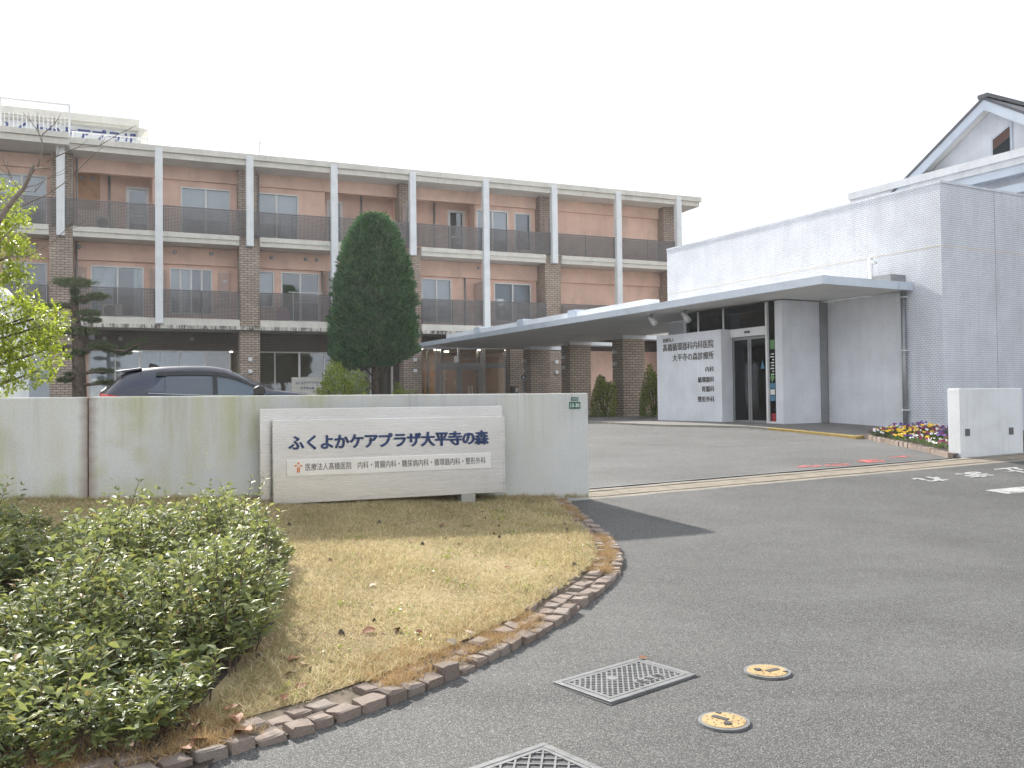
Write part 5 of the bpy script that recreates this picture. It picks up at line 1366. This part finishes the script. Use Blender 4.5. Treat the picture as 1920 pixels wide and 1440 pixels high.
def round_cover(c, r, lab, ang):
    e = empty('round_cover', (c[0], c[1], ground_z(*c)), ang); tag(e, lab, 'manhole cover', 'yellow round covers in the asphalt')
    MB().tube([(0, 0, -.02), (0, 0, .012)], [r * 1.0, r * .985], 40).build('ring', M['iron'], e)
    MB().tube([(0, 0, -.03), (0, 0, .0025)], r * 1.07, 40).build('surround', M['iron_dark'], e)
    MB().tube([(0, 0, .0121), (0, 0, .015)], [r * .84, r * .83], 40).build('lid', M['cover_yellow'], e)
    MB().disc((-r * .3, r * .25, .0151), (0, 0, 1), r * .15, .006, 16).build('valve_cap', M['iron_dark'], e)
    MB().box(-r * .12, r * .55, -r * .22, r * .02, .0151, .018).build('label_plate', M['iron_dark'], e)
    MB().box(r * .45, r * .62, -r * .62, -r * .48, .0151, .019).build('key_slot', M['iron_dark'], e)
    st_ = MB()
    for k in range(26):
        a_ = k * 2.399; q = r * .78 * math.sqrt((k + .5) / 26); x, y = q * math.cos(a_), q * math.sin(a_)
        if abs(x - r * .2) < r * .4 and abs(y + r * .1) < r * .18: continue
        st_.disc((x, y, .0151), (0, 0, 1), r * .028, .003, 6)
    st_.build('studs', M['iron'], e)
round_cover((1.47, 5.17), .135, 'yellow round iron cover, the farther one beside the lattice cover', .5)
round_cover((1.03, 4.39), .128, 'yellow round iron cover, the nearer one towards the bottom edge', 2.4)
Ps = []
for (cx_, cy_, ex, ey) in ((.98, 5.09, -.5, -.44), (.95, 5.1, -.12, .25), (1.36, 5.13, .08, -.08), (.13, 4.13, .18, -.24), (.5, 5.22, .2, .16)):
    for k in range(60):
        t = RNG.uniform(0, 1) * RNG.uniform(.3, 1); Ps.append((cx_ + ex * t + RNG.normal(0, .008), cy_ + ey * t + RNG.normal(0, .008), .004))
P = np.repeat(np.array(Ps), 8, 0) + RNG.normal(0, .006, (len(Ps) * 8, 3)) * arr(1, 1, .1); n = len(P)
V, F = blades(P, unit(np.stack([RNG.normal(0, 1, n), RNG.normal(0, 1, n), RNG.uniform(.2, .8, n)], 1)), RNG.uniform(.005, .014, n), RNG.uniform(.003, .005, n))
ms = np_obj('moss', V, F, M['moss']); tag(ms, 'yellow-green moss along the rims of the iron covers', 'moss', kind='stuff')
lf = inst('fallen_leaf', fallen_mesh(44, M['dead_leaf']), None, (.79, 5.43, .02), (.1, .1, .5), (.075, .075, .06)); tag(lf, 'reddish dead leaf on the corner of the lattice cover', 'leaf')

# ================================================================== ROAD PAINT
def paint(name, poly_sd, mat, lab, cat, group=None, lift=.006):
    e = MB(); us = [p[0] for p in poly_sd]
    pts = [Wp(s, d) for s, d in poly_sd]; e.poly([(p.x, p.y, ground_z(p.x, p.y) + lift) for p in pts]); o = e.build(name, mat); tag(o, lab, cat, group); return o
for (s, d, w, h, lab) in ((4.75, 1.14, .50, .22, 'faded red paint patch, leftmost and faintest of four on the driveway'), (5.28, 1.05, .56, .28, 'faded red paint patch, second from left on the driveway'), (6.13, 1.16, .62, .38, 'brightest red paint patch on the driveway'), (7.0, 1.36, .60, .14, 'thin red paint patch nearest the flower bed')):
    sk = .18; q = [(s - w / 2, d + .04), (s - w * .1, d + h / 2), (s + w * .38, d + h * .3), (s + w / 2, d - .02), (s + w * .15, d - h / 2), (s - w * .3, d - h * .35)]
    paint('red_paint_mark', q, M['red_paint'], lab, 'road marking', 'red paint marks')
paint('stop_line', [(5.55, -1.52), (10.5, -1.42), (10.5, -1.74), (5.63, -1.82)], M['white_paint'], 'white painted stop line across the road at the right edge', 'road marking')
for (chx, s, lab) in (('止', 7.45, 'rightmost white painted character on the road beside the gate wall'), ('ま', 6.48, 'middle white painted character on the road near the gate'), ('れ', 5.50, 'leftmost white painted character on the road near the gate')):
    me, co = text_mesh(chx, 0, .035); lo, hi = co.min(0), co.max(0)
    X = (co[:, 0] - lo[0]) / (hi[0] - lo[0]) - .5; Y = (co[:, 1] - lo[1]) / (hi[1] - lo[1]) - .5
    pts = []
    for x, y in zip(X, Y):
        p = Wp(s - x * .54, -.60 - y * .38 - (s - 6.5) * -.05); pts.append((p.x, p.y, ground_z(p.x, p.y) + .007))
    me.vertices.foreach_set('co', np.array(pts, np.float32).ravel()); me.update(); me.materials.clear(); me.materials.append(M['white_paint'])
    tag(inst('road_character', me), lab, 'road marking', 'painted characters')
for (px, py, ang) in ((5.5, 15.1, .3), (4.1, 17.6, .1)):
    o = MB().box(-.12, .12, -.015, .015, 0, .003).build('chalk_mark', M['white_paint']); o.location = (px, py, ground_z(px, py) + .006); o.rotation_euler = (0, 0, ang)
    tag(o, 'thin white paint dash on the driveway ' + ('near the red patches' if py < 16 else 'towards the sign wall'), 'road marking')

# ================================================================== FLOWER BED
FB = [(-.02, 2.66), (-.7, 2.98), (-1.5, 3.32), (-2.3, 3.72), (-3.05, 4.15)]
fb = empty('flower_bed_border', (0, 0, 0)); tag(fb, 'low border of small stones in front of the flower bed', 'edging')
for (a, b) in zip(FB, FB[1:]):
    pa, pb = Cp(*a), Cp(*b); L = (pb - pa).length; k = int(L / .17)
    for i in range(k):
        p = pa + (pb - pa) * ((i + .5) / k); z = ground_z(p.x, p.y)
        inst('sett', SM[int(RNG.integers(0, 9))], fb, (p.x, p.y, z + .02), (0, RNG.normal(0, .03), math.atan2(pb.y - pa.y, pb.x - pa.x) + RNG.normal(0, .06)), (L / k * .96, .11, .14))
def fb_pt(t, w):
    i = min(int(t * 4), 3); f = t * 4 - i; a = np.array(FB[i]) * (1 - f) + np.array(FB[i + 1]) * f
    back = np.array([.15, .10]) * (1 - t) + np.array([-2.9, 1.1]) * t; q = a * (1 - w) + back * w; p = Cp(*q); return (p.x, p.y, ground_z(p.x, p.y) + .05 + .10 * math.sin(min(1, w) * 2.2))
sheet('flower_soil', M['soil'], lin(0, 1, 20), lin(.03, 1, 14), fb_pt)
def pansy(seed, mat):
    rg = np.random.default_rng(seed); n = 46; a = rg.uniform(0, 6.28, n); r_ = .10 * np.sqrt(rg.uniform(0, 1, n)); P = np.stack([r_ * np.cos(a), r_ * np.sin(a), rg.uniform(.0, .10, n)], 1)
    D = unit(np.stack([np.cos(a), np.sin(a), rg.uniform(.2, 1.2, n)], 1)); V, F = leaves(P, D, unit(np.array([0, 0, 1.]) + .5 * rg.normal(size=(n, 3))), rg.uniform(.04, .07, n), rg.uniform(.018, .03, n))
    lm = np_mesh('pansy_leaves', V, F, M['flower_leaf']); bm_ = MB()
    for k in range(int(rg.integers(3, 6))):
        aa = rg.uniform(0, 6.28); rr = .11 * math.sqrt(rg.uniform(0, 1)); c = Vector((rr * math.cos(aa), rr * math.sin(aa), rg.uniform(.11, .17)))
        nrm = Vector((rg.normal(0, .4) - .25, rg.normal(0, .4) - .65, .7)).normalized(); q = nrm.to_track_quat('Z', 'Y').to_matrix(); s_ = rg.uniform(.022, .032)
        for pt in range(5):
            an = pt * 1.2566 + .3; d1 = Vector((math.cos(an), math.sin(an), .15)); d2 = Vector((-math.sin(an), math.cos(an), 0))
            bm_.poly([c, c + q @ (d1 * s_ * .6 - d2 * s_ * .55), c + q @ (d1 * s_ * 1.15 - d2 * s_ * .25), c + q @ (d1 * s_ * 1.15 + d2 * s_ * .25), c + q @ (d1 * s_ * .6 + d2 * s_ * .55)])
    return lm, bm_.mesh('pansy_blossoms', mat)
PK_ = [('petal_yellow', 'yellow'), ('petal_white', 'white'), ('petal_maroon', 'maroon'), ('petal_violet', 'violet')]
PM = {nm: [pansy(300 + 10 * i + j, M[mk]) for j in range(3)] for i, (mk, nm) in enumerate(PK_)}
cnt = 0
for i in range(16):
    for j in range(9):
        t, w = (i + RNG.uniform(.2, .8)) / 16, .04 + (j + RNG.uniform(.2, .8)) / 9 * .75
        p = fb_pt(min(t, .999), w); nm = RNG.choice(['yellow', 'white', 'maroon', 'violet'], p=[.34, .2, .3, .16])
        lm, bmsh = PM[nm][int(RNG.integers(0, 3))]; e = empty('pansy', p, RNG.uniform(-.6, .6)); s_ = RNG.uniform(.7, 1.05); e.scale = (s_, s_, s_)
        row_ = ('front', 'middle', 'back')[min(2, j // 3)]; col_ = ('at the left tip', 'in the left half', 'in the right half', 'beside the gate wall')[min(3, i // 4)]
        tag(e, f'{nm} pansy plant in the {row_} rows {col_} of the flower bed', 'flower', f'{nm} pansies, {row_} rows {col_}')
        inst('leaves', lm, e); inst('blossoms', bmsh, e)

# ================================================================== GLARE VEIL (thin volume added to lift the blacks like lens glare)
hz = MB().box(-140, 140, -60, 150, -1.2, 19).build('glare_veil', None)
hz.data.materials.clear()
t = NT('glare_veil_volume'); pv = t.n('VolumePrincipled'); pv.inputs['Color'].default_value = (.97, .97, .98, 1); pv.inputs['Density'].default_value = .0007; pv.inputs['Anisotropy'].default_value = .35
t.t.links.new(pv.outputs[0], t.out.inputs['Volume']); hz.data.materials.append(t.m)
tag(hz, 'thin volume added over the whole forecourt to imitate veiling lens glare', 'glare_veil', kind='stuff')
